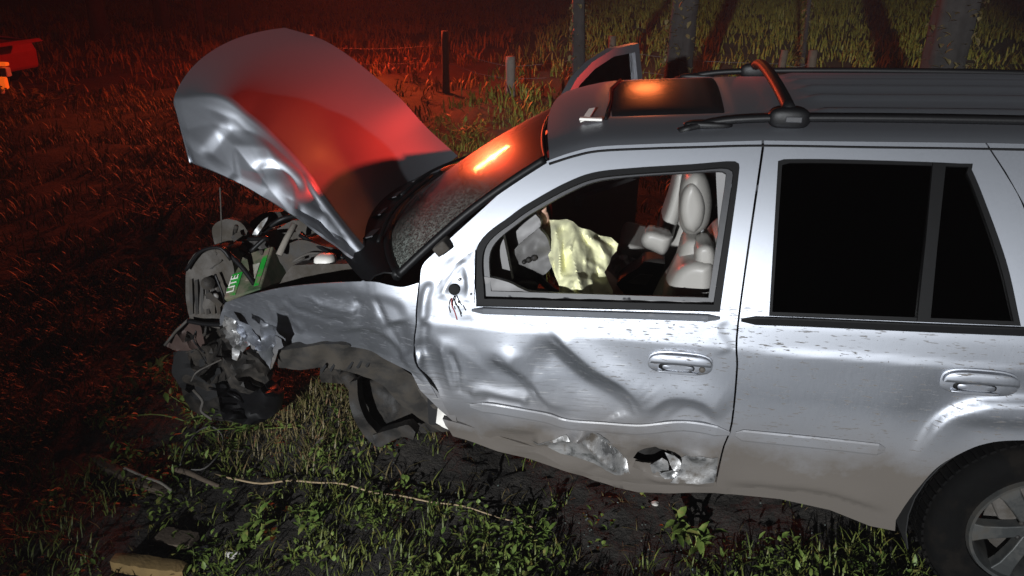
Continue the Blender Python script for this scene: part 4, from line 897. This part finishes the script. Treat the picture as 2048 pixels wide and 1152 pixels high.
sl('sill_end', [(876, 812), (888, 822), (897, 838), (904, 858), (893, 858), (872, 846)], .10, .05, WHITE, res=6, crump=.01, seed=33)
sl('liner_scrap', [(826, 748), (842, 760), (868, 800), (880, 822), (862, 812), (836, 780)], .20, .01, GREY, res=7, crump=.02, seed=34)
# bumper remains hanging at the nose
sl('bumper_scrap', [(330, 690), (350, 665), (376, 640), (400, 650), (410, 690), (380, 700), (345, 700)], .50, .03, simple('brown_plastic', (.045, .027, .022), .7, 0, .3, 15, .3), res=9, crump=.04, seed=35)
sl('bumper_scrap', [(376, 644), (440, 650), (456, 690), (450, 760), (420, 770), (385, 740), (372, 690)], .56, .12, DARK, res=10, crump=.07, seed=36)
sl('bumper_scrap', [(440, 650), (470, 690), (520, 720), (540, 760), (500, 790), (460, 770), (445, 720)], .34, .06, DARK, res=10, crump=.07, seed=37)
sl('bumper_scrap', [(345, 705), (400, 700), (440, 740), (445, 790), (400, 800), (350, 760)], .62, .10, INNER, res=11, crump=.06, seed=38)
sl('bumper_scrap', [(360, 740), (430, 735), (500, 755), (545, 770), (540, 815), (480, 842), (410, 835), (368, 800)], .66, .10, DARK, res=10, crump=.05, seed=40)
sl('bumper_scrap', [(430, 770), (520, 760), (560, 790), (548, 830), (500, 850), (445, 838)], .54, .05, BLK, res=10, crump=.05, seed=43)
for k in range(9):
    u, v, y = rr_.uniform(350, 540), rr_.uniform(650, 800), rr_.uniform(.36, .6); pts = [atY(u, v, y)]
    for m in range(3): u += rr_.uniform(-30, 30); v += rr_.uniform(-10, 28); pts.append(atY(u, min(v, 840), y+rr_.uniform(-.03, .05)))
    MB().tube(catmull(pts, 12), rr_.choice([.004, .007]), 6).build('wiring', [BLK, DARK, GREY][k % 3], suv)
sl('fog_lamp', [(464, 696), (476, 692), (480, 704), (474, 722), (464, 718)], .28, .03, CHROME, res=5, crump=.01, seed=39)
MB().tube([atY(330, 690, .5), atY(352, 662, .48), atY(376, 640, .46), atY(440, 655, .42)], .007, 6).build('wire_strand', GREY, suv)
# ================================================================ COVERED FIGURE IN THE CABIN
def skinned(name, verts, edges, radii, mat, parent=None, root=0):
    me = bpy.data.meshes.new(name); me.from_pydata([tuple(v) for v in verts], edges, []); o = bpy.data.objects.new(name, me); COL.objects.link(o); attach(o, parent)
    sk = o.modifiers.new('skin', 'SKIN'); sk.use_smooth_shade = True
    if not me.skin_vertices: bpy.context.view_layer.update()
    if not me.skin_vertices:
        bm = bmesh.new(); bm.from_mesh(me); bm.verts.layers.skin.verify(); bm.to_mesh(me); bm.free()
    for i, r in enumerate(radii): me.skin_vertices[0].data[i].radius = (r, r); me.skin_vertices[0].data[i].use_root = (i == root)
    sb = o.modifiers.new('sub', 'SUBSURF'); sb.levels = 2; sb.render_levels = 2
    me.materials.append(mat)
    return o
pv = [atY(1235, 640, .78), atY(1200, 585, .78), atY(1165, 545, .78), atY(1142, 512, .76), atY(1130, 492, .76), atY(1140, 520, .66), atY(1113, 512, .60), atY(1092, 462, .56), atY(1082, 428, .55), atY(1078, 414, .55)]
pe = [(0, 1), (1, 2), (2, 3), (3, 4), (2, 5), (5, 6), (6, 7), (7, 8), (8, 9)]
pr_ = [.12, .12, .115, .05, .085, .05, .036, .028, .026, .030]
base = pv[9]
for k, (u, v, dy) in enumerate([(1069, 404, -.01), (1072, 399, .006), (1076, 397, .02), (1080, 398, .034)]):
    i = len(pv); a = atY(u, v, .55+dy); mid = base*.45+a*.55; pv += [mid+[0, -.004, 0], a]; pe += [(9, i), (i, i+1)]; pr_ += [.010, .008]
i = len(pv); pv += [atY(1088, 418, .53), atY(1089, 408, .53)]; pe += [(8, i), (i, i+1)]; pr_ += [.011, .009]
person = skinned('person', pv, pe, pr_, SKIN)
tag(person, 'person slumped under the pale yellow sheet, one bare forearm raised to the wheel', 'person')
c = atY(1089, 455, .56); d = pv[8]-pv[7]; d = d/np.linalg.norm(d); e1 = np.cross(d, [0, 1, 0]); e1 /= np.linalg.norm(e1); e2 = np.cross(d, e1)
br = MB().tube([c+.034*(math.cos(t)*e1+math.sin(t)*e2) for t in np.linspace(0, 2*math.pi, 25)], .0045, 6, False).build('bracelet', GOLD, None); tag(br, 'thin gold bracelet on the raised forearm', 'bracelet')
def cloth(name, poly, yfn, mat, feats, res=5, solid=.002):
    V2, T = tri_region(poly, (), res); Y = yfn(V2[:, 0], V2[:, 1])
    for f in feats: Y = Y-f(V2)
    dd = FW[None]+RT[None]*((V2[:, :1]-1024)/F)-UP[None]*((V2[:, 1:2]-576)/F); P = CP+dd*((Y-CP[1])/dd[:, 1])[:, None]
    a, b_, c_ = P[T[0]]
    if np.cross(b_-a, c_-a)[1] > 0: T = [t[::-1] for t in T]
    return mesh(name, P, T, mat, None, solid=solid)
def f_pleat(c, k, h, ph):                      # folds fanning down from a point of support
    def fn(P):
        a = np.arctan2(P[:, 0]-c[0], P[:, 1]-c[1])*k+ph+.5*np.sin(P[:, 1]/23+ph); t = np.abs((a/math.pi % 2)-1); return h*(np.clip(1.25*t, 0, 1)**1.5-.4)*(.35+.65*np.clip((P[:, 1]-445)/60, 0, 1))
    return fn
BIG = [(900, 300), (1500, 300), (1500, 700), (900, 700)]
sheet_poly = [(1091, 446), (1100, 440), (1118, 441), (1134, 439), (1146, 444), (1156, 454), (1163, 457), (1178, 460), (1200, 472), (1222, 475), (1236, 488), (1233, 502), (1222, 514), (1216, 532), (1208, 545), (1217, 565), (1225, 582), (1224, 606), (1120, 606), (1118, 570), (1106, 540), (1098, 515), (1092, 490), (1088, 466)]
sheet = cloth('yellow_sheet', sheet_poly, lambda u, v: .56-.35*np.clip((v-440)/150, 0, 1)**.8-.07*np.exp(-((u-1140)/42)**2)+.20*np.clip((u-1170)/70, 0, 1)+.06*np.clip((1105-u)/20, 0, 1), YEL,
    [f_facet(BIG, 26, .020, 17, 5, .45, 8), f_pleat((1122, 330), 26, .022, 2), f_pleat((1150, 300), 47, .010, 5), f_facet(BIG, 14, .004, 18, 5, .5, -12), f_crease([(1108, 446), (1118, 500), (1122, 560)], 12, 0.025), f_crease([(1150, 445), (1138, 490), (1150, 530), (1165, 590)], 12, 0.028), f_crease([(1160, 462), (1185, 500), (1200, 570)], 12, -0.025), f_crease([(1128, 448), (1126, 500), (1132, 548)], 9, -0.022), f_step([(1112, 553), (1165, 552), (1215, 572)], 4, .02, 30), f_crease([(1165, 466), (1200, 490), (1216, 520)], 11, 0.022), f_crease([(1186, 468), (1208, 482), (1232, 496)], 8, -0.019), f_crease([(1100, 470), (1104, 510), (1112, 545)], 8, -0.019), f_crease([(1142, 560), (1146, 580), (1148, 606)], 8, 0.015), f_crease([(1180, 545), (1184, 575), (1190, 606)], 8, 0.019), f_crease([(1165, 520), (1190, 530), (1210, 545)], 8, 0.015)], res=3)
tag(sheet, 'crumpled pale yellow sheet draped over the figure behind the driver window', 'sheet')
cl2 = cloth('crumpled_cloth', [(1216, 545), (1225, 520), (1245, 508), (1268, 516), (1284, 524), (1276, 540), (1262, 556), (1245, 566), (1222, 565)], lambda u, v: .98-.0015*(v-540)+0*u, CLOTH, [f_crumple(BIG, 14, .05, 27, 4), f_crumple(BIG, 8, .015, 28, 4)], res=3.5)
tag(cl2, 'crumpled off-white cloth lying on the passenger seat beside the console', 'cloth')

# ================================================================ GRASS AND WEEDS
def blades(name, P, H, Wd, mat, seed, bend=.55, label=None, cat=None):
    r = np.random.default_rng(seed); n = len(P); a = r.uniform(0, 2*math.pi, n); ln = H*bend*r.uniform(.3, 1.3, n)
    d = np.stack([np.cos(a), np.sin(a)], 1); sd = np.stack([-np.sin(a), np.cos(a)], 1)*(Wd/2)[:, None]
    V = np.zeros((n, 7, 3))
    for k, (t, ww) in enumerate(((0, .7), (.45, 1.0), (.8, .65))):
        cx = P[:, :2]+d*(ln*t**1.8)[:, None]; cz = P[:, 2]+H*(t-.28*bend*t**2.2)
        V[:, 2*k, :2] = cx-sd*ww; V[:, 2*k+1, :2] = cx+sd*ww; V[:, 2*k, 2] = cz; V[:, 2*k+1, 2] = cz
    V[:, 6, :2] = P[:, :2]+d*ln[:, None]; V[:, 6, 2] = P[:, 2]+H*(1-.32*bend*1.1)
    o = (np.arange(n)*7)[:, None]
    quads = np.concatenate([o+[0, 1, 3, 2], o+[2, 3, 5, 4]]); tris = o+[4, 5, 6]
    me = bpy.data.meshes.new(name); me.vertices.add(n*7); me.vertices.foreach_set('co', V.ravel())
    idx = np.concatenate([quads.ravel(), tris.ravel()]); st = np.concatenate([np.arange(2*n)*4, 8*n+np.arange(n)*3]); tot = np.concatenate([np.full(2*n, 4), np.full(n, 3)])
    me.loops.add(len(idx)); me.loops.foreach_set('vertex_index', idx); me.polygons.add(len(st)); me.polygons.foreach_set('loop_start', st); me.polygons.foreach_set('loop_total', tot)
    me.polygons.foreach_set('use_smooth', np.ones(len(st), bool)); me.update(calc_edges=True); me.materials.append(mat)
    ob = bpy.data.objects.new(name, me); COL.objects.link(ob)
    if label: tag(ob, label, cat, None, 'stuff')
    return ob
def leaves(name, P, L, Wd, mat, seed, up=.35, parent=None):
    """ovate leaves: folded two-by-three patches pointing out and up from P"""
    r = np.random.default_rng(seed); n = len(P); a = r.uniform(0, 2*math.pi, n); el = r.normal(up, .35, n)
    d = np.stack([np.cos(a)*np.cos(el), np.sin(a)*np.cos(el), np.sin(el)], 1); s = np.stack([-np.sin(a), np.cos(a), np.zeros(n)], 1); nn = np.cross(d, s); nn *= np.sign(nn[:, 2:3]+1e-9)
    V = np.zeros((n, 8, 3)); V[:, 0] = P
    for k, (t, ww, dr) in enumerate(((.35, .5, 0), (.7, .38, -.05))):
        c = P+d*(L*t)[:, None]+nn*(L*dr)[:, None]; V[:, 1+3*k] = c-s*(Wd*ww)[:, None]+nn*(Wd*.16)[:, None]; V[:, 2+3*k] = c; V[:, 3+3*k] = c+s*(Wd*ww)[:, None]+nn*(Wd*.16)[:, None]
    V[:, 7] = P+d*L[:, None]-nn*(L*.16)[:, None]
    o = (np.arange(n)*8)[:, None]
    q = np.concatenate([o+[1, 2, 5, 4], o+[2, 3, 6, 5]]); t = np.concatenate([o+[0, 2, 1], o+[0, 3, 2], o+[4, 5, 7], o+[5, 6, 7]])
    me = bpy.data.meshes.new(name); me.vertices.add(n*8); me.vertices.foreach_set('co', V.ravel())
    idx = np.concatenate([q.ravel(), t.ravel()]); st = np.concatenate([np.arange(2*n)*4, 8*n+np.arange(4*n)*3]); tot = np.concatenate([np.full(2*n, 4), np.full(4*n, 3)])
    me.loops.add(len(idx)); me.loops.foreach_set('vertex_index', idx); me.polygons.add(len(st)); me.polygons.foreach_set('loop_start', st); me.polygons.foreach_set('loop_total', tot)
    me.polygons.foreach_set('use_smooth', np.ones(len(st), bool)); me.update(calc_edges=True); me.materials.append(mat)
    ob = bpy.data.objects.new(name, me); COL.objects.link(ob); attach(ob, parent); return ob
def nz(x, y, s=1.0, o=0): return .5+.25*(np.sin(2.1*x*s+1.7*y*s+o)+np.sin(3.7*x*s-2.9*y*s+1.3+o)*.7+np.sin(6.1*y*s+5.2*x*s+2.1*o)*.5)
def scatter(n, x0, x1, y0, y1, dfn, seed):
    r = np.random.default_rng(seed); x = r.uniform(x0, x1, n); y = r.uniform(y0, y1, n); m = r.uniform(0, 1, n) < dfn(x, y); x, y = x[m], y[m]
    return np.stack([x, y, gz(x, y)-.005], 1)
def tufts(n, k, spread, x0, x1, y0, y1, dfn, seed):
    c = scatter(n, x0, x1, y0, y1, dfn, seed); r = np.random.default_rng(seed+1); q = np.repeat(c, k, 0); q[:, :2] += r.normal(0, spread, (len(q), 2)); q[:, 2] = gz(q[:, 0], q[:, 1])-.005; return q
def dnear(x, y):       # bare churned soil under the car, green elsewhere
    edge = np.where(x > .9, .16+.10*np.sin(3*x)+.05*np.sin(11*x), .16)
    soil = (np.clip((y-edge)/.18, 0, 1)*np.clip((x+.1)/.5, 0, 1)*np.clip((1.9-y)/.4, 0, 1))
    return np.clip((1-soil)*np.clip(nz(x, y, 1.6)*1.7-.25, .06, 1)+.05, 0, 1)
r = np.random.default_rng(5)
P = tufts(5200, 8, .026, -3.2, 3.4, -.65, 2.6, dnear, 100); blades('near_grass', P, r.uniform(.03, .105, len(P)), r.uniform(.003, .0075, len(P)), GRASS, 1, .7, 'short green grass growing round the wreck', 'grass')
P = scatter(12500, -3.2, 3.4, -.65, 2.4, lambda x, y: dnear(x, y)*np.clip(nz(x, y, 2.3, 4)*2-.5, 0, 1), 101)
ii = np.repeat(np.arange(len(P)), 5); Q = P[ii]+r.normal(0, 1, (len(ii), 3))*[.022, .022, 0]; Q[:, 2] += r.uniform(.01, .055, len(Q))
wd = leaves('creeping_weeds', Q, r.uniform(.014, .052, len(Q))**1.0, r.uniform(.008, .022, len(Q)), WEED, 3); tag(wd, 'creeping broad-leaved weeds among the grass', 'weeds', None, 'stuff')
P = tufts(900, 5, .05, -1.0, 3.2, -.5, 1.5, lambda x, y: .35+0*x, 104); bl = blades('dry_straw', P, r.uniform(.015, .05, len(P)), r.uniform(.002, .005, len(P)), DRY, 9, 2.4, 'flattened dry straw scattered on the soil', 'straw')
P = tufts(330, 11, .03, -.7, .45, .35, 1.25, lambda x, y: np.exp(-((x+.1)/.4)**2-((y-.8)/.35)**2), 105); blades('mound_grass', P, r.uniform(.06, .16, len(P)), r.uniform(.003, .007, len(P)), DRY, 11, .9, 'dry matted grass heaped in the empty front wheel arch', 'grass')
P = tufts(9000, 7, .05, -9, 7, 1.8, 10, lambda x, y: np.clip(nz(x, y, .9)*1.5-.15, .12, 1), 110); blades('rough_pasture', P, r.uniform(.06, .19, len(P)), r.uniform(.006, .014, len(P)), FIELD, 15, .6, 'rough tussocky pasture behind the wreck', 'grass')
P = tufts(13000, 6, .10, -24, 22, 9, 42, lambda x, y: np.clip(.35+.65*(np.sin(2.6*y+.5*np.sin(.5*x)) > -.2)*nz(x, y, .4)*1.4, .1, 1), 112); blades('field_rows', P, r.uniform(.12, .32, len(P))*(1+.015*P[:, 1]), r.uniform(.012, .03, len(P))*(1+.03*P[:, 1]), FIELD, 17, .6, 'far pasture with low rows of grass', 'grass')
def weed_plant(px, h, n, label, mat=WEED, ll=.06, grp=None, z=0, spread=.10, cat='plant', name='weed_plant'):
    p = atZ(px[0], px[1], z); p[2] = float(gz(p[0], p[1])); t = thing(name, label, cat, tuple(p), grp); rr = np.random.default_rng(int(px[0]*7+px[1])); st = MB(); Q = []
    for k in range(max(2, n//6)):
        e = p+np.array([rr.normal(0, spread), rr.normal(0, spread), h*rr.uniform(.6, 1)]); m = (p+e)/2+[rr.normal(0, .02), rr.normal(0, .02), .02]; C_ = catmull([p, m, e], 8); st.tube(C_, np.linspace(.004, .0015, 8)*(1+h), 5)
        Q += [C_[j]+rr.normal(0, .006, 3) for j in rr.integers(2, 8, 7)]
    st.build('stem', mat, t); Q = np.array(Q); leaves('leaf_mass', Q, rr.uniform(.6, 1.2, len(Q))*ll, rr.uniform(.35, .5, len(Q))*ll, mat, int(px[0]), parent=t)
weed_plant((330, 470), .34, 90, 'tall leafy shrub with upright leaves left of the crushed nose', leafmat('shrub_leaf', (.10, .10, .02), (.18, .16, .045)), .075, spread=.30, name='shrub', cat='shrub')
weed_plant((300, 760), .16, 36, 'yellowish broad-leaved weed beside the fallen bumper pieces', leafmat('yellow_weed', (.12, .15, .03), (.2, .2, .06)), .075, spread=.10)
weed_plant((395, 850), .15, 40, 'weed clump growing against the lowest bumper scraps', WEED, .06, spread=.16)
weed_plant((520, 870), .13, 40, 'weed clump in front of the empty wheel arch', WEED, .055, spread=.15)
weed_plant((1390, 1085), .12, 24, 'broad-leaved weed below the rear edge of the front door', WEED, .085, spread=.07)
weed_plant((1060, 1075), .10, 30, 'light green weed patch at the tip of the long reed', WEED, .05, spread=.09)
weed_plant((520, 1090), .10, 30, 'small weed beside the white stone at the bottom', WEED, .06, spread=.08)
weed_plant((640, 1050), .10, 30, 'bright green weed just below the long reed', WEED, .055, spread=.08)
weed_plant((690, 130), .55, 30, 'tall seed-headed weed rising behind the raised bonnet', DRY, .12, spread=.12)
weed_plant((835, 165), .5, 40, 'tall pale weed between the bonnet and the pale post', DRY, .12, spread=.16)
weed_plant((940, 275), .3, 80, 'bushy orange-lit tussock left of the far door mirror', FIELD, .10, spread=.28)
weed_plant((80, 220), .4, 60, 'low bush beside the red car', FIELD, .12, spread=.4, name='bush', cat='bush')
weed_plant((90, 215), .3, 50, 'ragged weeds in front of the red car bumper', FIELD, .12, spread=.35)
def gtube(pts, rad, mat, name, label, cat, lift=.015, n=40, seg=7):
    P_ = np.array([atZ(u, v, 0) for u, v in pts]); P_ = catmull(P_, n); P_[:, 2] = gz(P_[:, 0], P_[:, 1])+lift+np.asarray(rad).mean()
    return tag(MB().tube(P_, rad, seg).build(name, mat), label, cat)
gtube([(430, 955), (480, 970), (600, 985), (720, 1005), (840, 1025), (960, 1043), (1065, 1062)], np.linspace(.005, .003, 40), simple('reed_tan', (.26, .19, .11), .7, 0, .2, 40), 'dry_reed', 'long dry reed lying across the soil below the wing', 'reed', .03)
gtube([(355, 945), (380, 955), (410, 968), (440, 984)], np.linspace(.016, .010, 40), WOOD, 'broken_branch', 'short broken branch at the thick end of the reed', 'branch', .03)
gtube([(362, 940), (372, 905), (395, 878), (425, 868), (445, 880), (448, 905), (436, 930), (410, 950), (385, 952)], .004, WIRE, 'wire_loop', 'thin loop of bent wire lying in the weeds', 'wire', .05)
gtube([(250, 945), (285, 958), (320, 975), (345, 992)], .007, PALEWOOD, 'pale_stick', 'pale straight stick lying over the old plank', 'stick', .05)
def plank(pts, w_, th, mat, name, label, cat):
    P_ = np.array([atZ(u, v, 0) for u, v in pts]); d = P_[-1]-P_[0]; L = np.linalg.norm(d); n = 14; rr = np.random.default_rng(int(pts[0][0])); V = []; d /= L; s = np.array([-d[1], d[0], 0])
    for i in range(n+1):
        c = P_[0]+d*L*i/n; zc = float(gz(c[0], c[1]))+.015; a = w_*(.9+.2*rr.random())*(.75 if i in (0, n) else 1)
        for (x, z) in ((-.5, 0), (-.46, 1), (.0, 1.15), (.46, 1), (.5, 0)): V.append([c[0]+s[0]*x*a, c[1]+s[1]*x*a, zc+th*z*(.9+.2*rr.random())])
    Fc = [[i*5+k, i*5+k+1, (i+1)*5+k+1, (i+1)*5+k] for i in range(n) for k in range(4)]+[[4, 3, 2, 1, 0], [n*5+k for k in range(5)]]
    return tag(mesh(name, V, Fc, mat, None, auto=40), label, cat)
plank([(195, 925), (330, 985)], .05, .03, WOOD, 'old_plank', 'dark weathered plank half hidden in grass', 'plank')
plank([(232, 1138), (372, 1146)], .07, .045, simple('rotten_wood', (.17, .11, .04), .9, 0, .4, 20, .6), 'rotten_log', 'yellowish rotten log at the bottom left', 'log')
plank([(320, 1075), (390, 1092)], .10, .02, WOOD, 'wood_scrap', 'flat brown piece of wood among the weeds', 'wood')
def stone(u, v, r_, label):
    c = atZ(u, v, 0); c[2] = float(gz(c[0], c[1]))+r_*.6; bm = bmesh.new(); bmesh.ops.create_icosphere(bm, subdivisions=3, radius=1); rr = np.random.default_rng(u)
    ph = rr.uniform(0, 6, 6)
    for q in bm.verts:
        k = 1+.16*math.sin(3*q.co.x+ph[0])+.13*math.sin(4*q.co.y+ph[1])+.1*math.sin(5*q.co.z+ph[2]); q.co = Vector((q.co.x*r_*1.3*k, q.co.y*r_*k, q.co.z*r_*.6*k))
    me = bpy.data.meshes.new('stone'); bm.to_mesh(me); bm.free(); me.materials.append(STONE); o = bpy.data.objects.new('stone', me); COL.objects.link(o); o.location = c
    for p_ in me.polygons: p_.use_smooth = True
    tag(o, label, 'stone')
stone(465, 1113, .024, 'small white stone at the bottom edge'); stone(1310, 1004, .014, 'tiny pale stone under the torn door'); stone(985, 1066, .012, 'tiny pebble below the end of the reed')
slab('soil_clod', [(845, 965), (905, 955), (930, 990), (900, 1012), (850, 1000)], .42, .05, SOIL, None, res=9, crump=.02, seed=71)
tag(bpy.data.objects['soil_clod'], 'cracked clod of soil under the front door', 'soil clod')

# crumbs of window glass under the doors
gr = np.random.default_rng(31); gm_ = MB()
for k in range(130):
    x, y = gr.uniform(.3, 2.3), gr.normal(.16, .14); z = float(gz(x, y))+.006; sz = gr.uniform(.003, .007); gm_.box((x, y, z), (sz, sz*gr.uniform(.6, 1), sz*.6), (gr.uniform(0, 3), 'Z'))
gc_ = gm_.build('glass_crumbs', simple('glass_crumb', (.12, .15, .14), .15, 0, .2, 60), None, smooth=False); tag(gc_, 'scattered crumbs of broken window glass on the soil', 'broken glass', None, 'stuff')
sh = np.random.default_rng(33); SHN = ['shard of silver bodywork in the grass below the wing', 'black plastic shard on the soil under the front door', 'bent grey plastic strip beside the wire loop', 'small black plastic shard left of the white stone']
for k, (u, v, ln, wd_, mt) in enumerate([(640, 925, .10, .035, PAINT), (980, 985, .09, .03, BLK), (470, 905, .14, .03, GREY), (400, 1110, .08, .04, BLK)]):
    c = atZ(u, v, 0); a = sh.uniform(0, 3); d_ = np.array([math.cos(a), math.sin(a)]); e_ = np.array([-d_[1], d_[0]]); V = []
    for t_, ww in ((-.5, .3), (-.2, 1), (.2, .8), (.5, .15)):
        for sg in (-1, 1): q = c[:2]+d_*ln*t_+e_*wd_*ww*sg*.5; V.append((q[0], q[1], float(gz(q[0], q[1]))+.02+.02*abs(t_)+.008*sg))
    tag(mesh('debris_shard', V, [[0, 1, 3, 2], [2, 3, 5, 4], [4, 5, 7, 6]], mt, None, smooth=False, solid=.004), SHN[k], 'debris', 'shards of bodywork')
# ================================================================ FENCE
fence = thing('wire_fence', 'broken field fence of weathered posts and slack wires behind the wreck', 'fence', (-1, 10.7, 0))
tops = []
for (u, vt, Y, wpx, mt, lean) in [(890, 62, 10.9, 15, WOOD, .02), (1021, 113, 10.9, 20, PALEWOOD, .0), (1225, 72, 11.0, 16, WOOD, .0), (1570, 100, 10.4, 15, WOOD, .06), (1627, 100, 10.4, 18, WOOD, -.02), (620, 70, 11.2, 13, WOOD, .03)]:
    t = atY(u, vt, Y); b_ = np.array([t[0]-lean, Y, float(gz(t[0], Y))-.15]); rr = wpx/2/F*((t-CP)@FW); n = 9; s = np.linspace(0, 1, n)[:, None]
    P_ = b_+(t-b_)*s; MB().tube(P_, rr*(1.08-.12*s[:, 0]+.05*np.sin(9*s[:, 0])), 9).build('fence_post', mt, fence); tops.append((b_, t))
tops.sort(key=lambda q: q[0][0])
for hgt in (.35, .75, 1.05):
    for (a, b0_), (c_, d_) in zip(tops[:-1], tops[1:]):
        p = a+(b0_-a)*hgt/1.3; q = c_+(d_-c_)*hgt/1.3; m = (p+q)/2-[0, 0, .05]; MB().tube(catmull([p, m, q], 10), .0035, 4).build('fence_wire', WIRE, fence)
# ================================================================ TREES
def tree(u, Y, wpx, label, grp=None, lean=0, shag=False, v0=0, hgt=6.0, mat=BARK, lv=900):
    t = atY(u, v0, Y); x = t[0]; p = np.array([x, Y, float(gz(x, Y))]); rr = wpx/2/F*((t-CP)@FW); g = np.random.default_rng(int(u)+3)
    root = thing('tree', label, 'tree', tuple(p), grp); n = 42; s = np.linspace(0, 1, n); C_ = p+np.stack([lean*s*hgt+.05*np.sin(4*s+u), .04*np.sin(5*s+1+u), s*hgt-.1], 1)
    seg = 26; V = []
    for i in range(n):
        r_ = rr*(1-.35*s[i])*(1+.55*math.exp(-s[i]*hgt/.22))
        for k in range(seg):
            a = 2*math.pi*k/seg; q = r_*(1+.07*math.sin(3*a+2*s[i]*5+u)+.05*math.sin(7*a+u*2+s[i]*9)+.035*g.normal()); V.append(C_[i]+[q*math.cos(a), q*math.sin(a), 0])
    mesh('trunk', V, [[i*seg+k, i*seg+(k+1) % seg, (i+1)*seg+(k+1) % seg, (i+1)*seg+k] for i in range(n-1) for k in range(seg)], mat, root)
    L = []
    for k in range(5):
        i = int(n*(.62+.07*k)); a = g.uniform(0, 6.28); e = C_[i]+np.array([math.cos(a)*1.3, math.sin(a)*1.3, .9]); C2 = catmull([C_[i], (C_[i]+e)/2+[0, 0, .2], e], 10); MB().tube(C2, np.linspace(rr*.35, rr*.1, 10), 7).build('limb', mat, root)
        c = C2[g.integers(3, 10, lv//6)]+g.normal(0, .38, (lv//6, 3)); L.append(c)
    L.append(C_[-1]+g.normal(0, .6, (lv//6, 3))); L = np.vstack(L); leaves('crown', L, g.uniform(.10, .2, len(L)), g.uniform(.05, .1, len(L)), TREEL, int(u)+9, 0, root)
    if shag:
        zz = g.uniform(.15, 2.6, 420); a = g.uniform(0, 6.28, 420); Q = np.stack([p[0]+lean*zz+(rr*.95)*np.cos(a), p[1]+(rr*.95)*np.sin(a), p[2]+zz], 1); leaves('ivy', Q, g.uniform(.05, .12, 420), g.uniform(.03, .06, 420), DRY, int(u)+5, -.2, root)
tree(1915, 7.0, 92, 'thickest tree trunk, right behind the rear of the roof', lean=.012, shag=True)
tree(1363, 7.6, 56, 'grey tree trunk directly behind the sunroof', lean=.006, shag=True)
tree(1158, 8.2, 28, 'slim shaggy tree trunk behind the open far door', lean=.0, shag=True)
tree(1616, 11.5, 9, 'thin sapling between the grey trunk and the thickest trunk', shag=True, hgt=4.5, lv=300)
tree(198, 17.2, 34, 'thick dark trunk at the top left, right of the red car', v0=30)
tree(52, 18.5, 14, 'thin dark trunk above the red car', v0=20)
tree(325, 20, 30, 'reddish trunk between two dark ones above the grass', v0=30)
tree(396, 17.6, 15, 'slender dark trunk left of the raised bonnet tip', v0=30)
tree(470, 21, 26, 'dim trunk just above the raised bonnet tip', v0=20)
# ================================================================ SECOND CAR AT THE LEFT EDGE
rc = thing('red_car', 'red car with its bonnet up, cut off by the left edge', 'car', (-11.6, 9.9, 0))
def prism(name, prof, y0, y1, mat, parent, bevel=.05, taper=0):
    n = len(prof); V = [(x, y0+taper*max(0, z-.8), z) for x, z in prof]+[(x, y1-taper*max(0, z-.8), z) for x, z in prof]
    return mesh(name, V, [list(range(n))[::-1], [n+i for i in range(n)]]+[[i, (i+1) % n, n+(i+1) % n, n+i] for i in range(n)], mat, parent, smooth=False, bevel=bevel)
yc = 9.3
k0 = atY(-60, 175, yc); xf = k0[0]
prism('body', [(xf, .30), (xf+.02, .62), (xf-.06, .80), (xf-1.15, .92), (xf-4.1, .95), (xf-4.2, .35)], yc, yc+1.7, REDP, rc, .06)
prism('cabin', [(xf-1.1, .90), (xf-1.75, 1.42), (xf-3.3, 1.45), (xf-3.9, .94)], yc+.05, yc+1.65, TINT, rc, .05, .3)
hp = [(xf-1.12, .96), (xf-.6, 1.38), (xf-.2, 1.57), (xf-.02, 1.60), (xf+.06, 1.55), (xf-.2, 1.50), (xf-.6, 1.30), (xf-1.1, .92)]
hb = atY(-22, 96, yc); dz = hb[2]-1.56; dxx = hb[0]-(xf+.06)
prism('bonnet', [(x+dxx*min(1, (z-.92)/.6), z+dz*min(1, (z-.92)/.6)) for x, z in hp], yc+.05, yc+1.25, REDP, rc, .03)
p = atY(11, 144, yc-.03); boxpart('headlamp', p, (.13, .12, .15), simple('lamp_glass', (.75, .76, .72), .2), rc, .02)
p = atY(3, 128, yc-.03); boxpart('indicator', p, (.22, .10, .06), ORANGE, rc, .02); p = atY(7, 166, yc-.03); boxpart('indicator', p, (.13, .10, .20), ORANGE, rc, .03); p = atY(0, 176, yc-.05); boxpart('bumper_trim', p, (.10, .10, .2), WHITE, rc, .03)
for x in (xf-.75, xf-3.3):
    for y in (yc+.02, yc+1.68): MB().lathe([(0, -.08), (.2, -.08), (.3, -.09), (.32, -.03), (.32, .03), (.3, .09), (.2, .08), (0, .08)], (x, y, .32), seg=28).build('wheel', RUB, rc)
# ================================================================ night haze
hz, hn, hb_ = new_mat('haze_air'); hn.nodes.remove(hb_); pvn = nd(hn, 'ShaderNodeVolumePrincipled'); pvn.inputs['Color'].default_value = (.9, .9, .92, 1); pvn.inputs['Density'].default_value = .0018; pvn.inputs['Anisotropy'].default_value = .1
hn.links.new(pvn.outputs[0], hn.nodes['Material Output'].inputs['Volume'])
hzo = MB().box((0, 14, 5.5), (90, 92, 13)).build('haze', hz, smooth=False); tag(hzo, 'thin night haze glowing red round the beacons', 'haze', None, 'stuff')
# ================================================================ misc
for o in bpy.data.objects:
    if o.name.split('.')[0] in ('leaf_mass', 'crown', 'ivy', 'tread_block', 'stem'): o['kind'] = 'stuff'
for o in bpy.data.objects:
    if o.type == 'MESH' and o.parent is None and 'label' not in o and o.get('kind') != 'structure': print('UNLABELLED', o.name)
